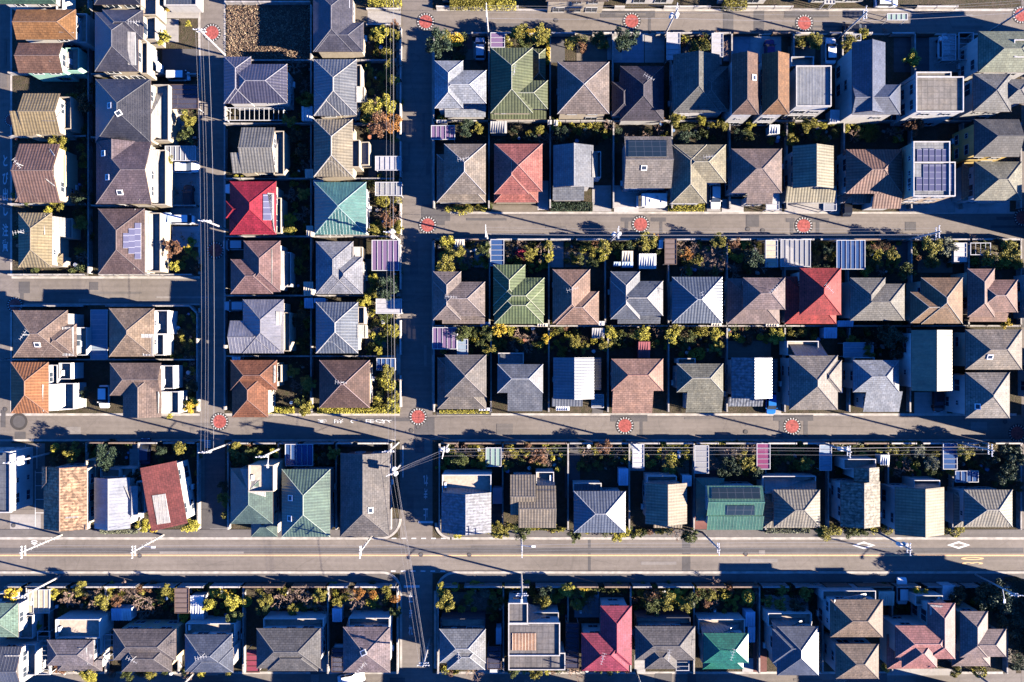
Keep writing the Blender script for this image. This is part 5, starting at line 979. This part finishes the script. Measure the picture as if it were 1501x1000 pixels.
# the rest of the gardens, filled region by region: x0 y0 x1 y1 count mix
MIX = {'m':(('shrub','olive',3),('shrub','yellow green',2),('shrub','dark green',4),('ball','yellow green',1),('bare','x',1),('shrub','rust',1),('tree','olive',2),('tree','yellow green',1),('tree','dark green',1.5)),
 'd':(('shrub','dark green',4),('shrub','deep green',3),('tree','deep green',2),('shrub','olive',2),('bare','x',1.5),('tree','olive',1.5)),
 'r':(('shrub','rust',1),('shrub','olive',4),('bare','x',4),('shrub','dark green',3),('shrub','yellow green',2),('tree','olive',2),('tree','rust',.6),('tree','dark green',1))}
REG = '''426 92 457 600 26 d;540 40 586 140 10 r;540 150 586 205 6 r;538 262 586 350 12 r;536 400 586 522 14 m;545 545 586 600 7 m;108 10 134 400 20 d;20 200 100 400 6 m;228 130 292 400 10 m;244 455 290 600 9 d
640 54 715 90 6 d;720 54 800 70 3 m;830 54 890 70 3 m;1000 54 1060 75 5 r;1160 54 1200 70 4 d;1236 60 1250 100 3 m;640 176 800 182 14 m;806 176 980 186 16 m;985 176 1230 188 26 m;680 188 1230 208 24 d;1240 190 1330 206 6 r;640 300 720 309 4 m
640 354 716 392 7 m;740 354 806 392 8 r;830 354 886 392 7 m;890 354 975 372 6 d;996 354 1120 402 16 r;1190 354 1226 400 6 d;1270 354 1320 400 7 m;1336 354 1396 390 7 m;1420 354 1488 392 6 m;640 474 718 520 7 m;722 476 804 516 9 r;806 476 888 516 8 m;892 476 978 510 9 m;980 476 1062 520 10 m;1064 476 1146 500 7 m;1148 476 1238 500 7 d;1242 476 1330 520 8 d
646 652 710 695 9 m;738 652 830 690 12 r;850 652 920 690 9 r;945 652 1012 700 6 m;1042 652 1106 700 6 d;1132 652 1200 700 8 d;1222 652 1290 690 8 m;1300 652 1380 700 9 m;1404 652 1488 712 9 d;340 650 416 682 9 m;460 650 500 682 5 d;210 650 292 700 7 d;80 650 190 690 8 d
85 858 260 905 20 r;284 858 360 920 12 m;382 858 484 905 12 r;486 858 582 905 10 r;645 858 735 905 10 m;740 858 830 905 9 m;834 858 920 890 8 m;925 858 1012 905 12 r;1016 858 1106 905 11 r;1112 858 1200 900 8 d;1206 856 1300 870 6 d;1306 858 1400 910 8 d;1404 858 1470 910 7 d
330 650 336 780 2 d;640 980 930 985 7 m;80 983 350 987 6 m;660 772 830 776 5 m;840 776 1010 782 6 m;1200 772 1400 778 6 m'''
def free(X, Y, r):
    if any(a-r*.4 < X < b+r*.4 and c-r*.4 < Y < d+r*.4 for a, b, c, d in FOOT): return False
    return all((X-x)**2+(Y-y)**2 > ((r+q)*.55)**2 for x, y, q in SPOTS)
QUEUE = []
for q in REG.replace('\n', ';').split(';'):
    v = q.split(); x0, y0, x1, y1, n = map(float, v[:5]); mix = MIX[v[5]]
    for _ in range(int(n*2.3)):
        for _try in range(14):
            kd, c, _w = R.choices(mix, [t[2] for t in mix])[0]; r = R.uniform(.42, 1.0) if kd in ('shrub','ball') else R.uniform(.9, 1.6)
            px, py = R.uniform(x0, x1), R.uniform(y0, y1); X, Y, _z = P(px, py)
            if free(X, Y, r): QUEUE.append((kd, px, py, r, c)); SPOTS.append((X, Y, r)); break
QUEUE.sort(key=lambda q: -q[3])
LEFT = 297-NCNT.get('shrub', 0)-NCNT.get('ball', 0); UM = MB(); UC = sorted(COL)
UMAT = [plain('undergrowth_'+c.replace(' ', '_'), COL[c], .6, .3) for c in UC]; rr = random.Random(99)
for kd, px, py, r, c in QUEUE:
    if kd not in ('shrub', 'ball'): plant(kd, px, py, r, c); continue
    if LEFT > 0: LEFT -= 1; plant(kd, px, py, r, c); continue
    X, Y, _z = P(px, py); mi = UC.index(c)
    for _ in range(260):
        d = Vector((rr.gauss(0,1), rr.gauss(0,1), rr.gauss(0,.8))).normalized()*rr.random()**.4
        leaf(UM, (X+d.x*r, Y+d.y*r, max(.03, r*.95*(1+d.z))), .095*rr.uniform(.6,1.3), rr); UM.m[-1] = mi
o = UM.build('undergrowth', UMAT); o['kind'] = 'stuff'; o['label'] = 'small low shrubs filling the garden beds between the houses'
# low cover nobody could count: fallen leaves and ground plants, and dry grass on the vacant lot
def cover(name, regs, n, cols, s0, s1, label):
    m = MB(); rr = random.Random(5)
    for x0, y0, x1, y1, d in regs:
        for _ in range(int((x1-x0)*(y1-y0)/81*d)):
            X, Y, _z = P(rr.uniform(x0,x1), rr.uniform(y0,y1))
            if any(a < X < b and c < Y < e for a, b, c, e in FOOT): continue
            k = rr.randint(2, 5); mi = rr.randrange(len(cols))
            for _ in range(k):
                s = rr.uniform(s0, s1); b = len(m.f); leaf(m, (X+rr.gauss(0,.18), Y+rr.gauss(0,.18), rr.uniform(.05,.32)), s, rr); m.m[-1] = mi
    o = m.build(name, cols); o['kind'] = 'stuff'; o['label'] = label; return o
GC = [plain('cover_'+n_, c, .8, .3) for n_, c in (('olive',(.09,.085,.025)),('brown',(.15,.095,.06)),('green',(.045,.06,.02)),('straw',(.34,.26,.14)))]
regs = []
for q in REG.replace('\n', ';').split(';'): v = list(map(float, q.split()[:4])); regs.append((*v, 3.0))
cover('ground_cover', regs, 0, GC, .06, .15, 'low plants and fallen leaves covering the garden beds')
cover('dry_grass', [(334,9,457,91,34)], 0, [plain('dry_'+n_, c, .9, .3) for n_, c in (('straw',(.40,.31,.20)),('brown',(.27,.18,.12)),('russet',(.22,.14,.09)),('dark',(.15,.10,.07)))], .05, .13, 'dry grass and weeds on the vacant lot')
# pots, stones and boxes in the yards
pm = MB(); pm.tube((0,0,0),(0,0,.32),.14,.2,10); pm.disc(0,0,.3,.17,10,1); POT = [pm.mesh('plant_pot', [plain('pot_'+n_, c, .6), M_GROUND]) for n_, c in (('white',(.7,.7,.7)),('terracotta',(.4,.16,.09)),('blue',(.12,.2,.35)))]
def stone_mesh(seed):
    rr = random.Random(seed); import bmesh; bm = bmesh.new(); bmesh.ops.create_icosphere(bm, subdivisions=2, radius=1)
    for v in bm.verts: v.co *= rr.uniform(.8, 1.15); v.co.z *= .6
    me = bpy.data.meshes.new('garden_stone'); bm.to_mesh(me); bm.free(); me.materials.append(plain('stone', (.36,.33,.30), .9, .3)); return me
STN = [stone_mesh(i) for i in range(3)]
nb = 0
for q in REG.replace('\n', ';').split(';'):
    v = q.split(); x0, y0, x1, y1, n = map(float, v[:5])
    for _ in range(int(n*.9)):
        px, py = R.uniform(x0, x1), R.uniform(y0, y1); X, Y, _z = P(px, py)
        if not free(X, Y, .2): continue
        if R.random() < .5:
            i = R.randrange(3); o = obj('plant_pot', POT[i], None, (X, Y, .03)); s = R.uniform(1, 1.8); o.scale = (s, s, s); book(o, ['white','terracotta','blue'][i]+' plant pot '+near(X, Y), 'plant pot', 'plant pots', X)
        else:
            o = obj('garden_stone', R.choice(STN), None, (X, Y, .05), R.uniform(0, 6)); s = R.uniform(.2, .45); o.scale = (s, s*.8, s); book(o, 'pale rounded garden stone '+near(X, Y), 'stone', 'garden stones', X)
        SPOTS.append((X, Y, .2))
close_book()
print('PLANTS', NCNT, len(bpy.data.objects))
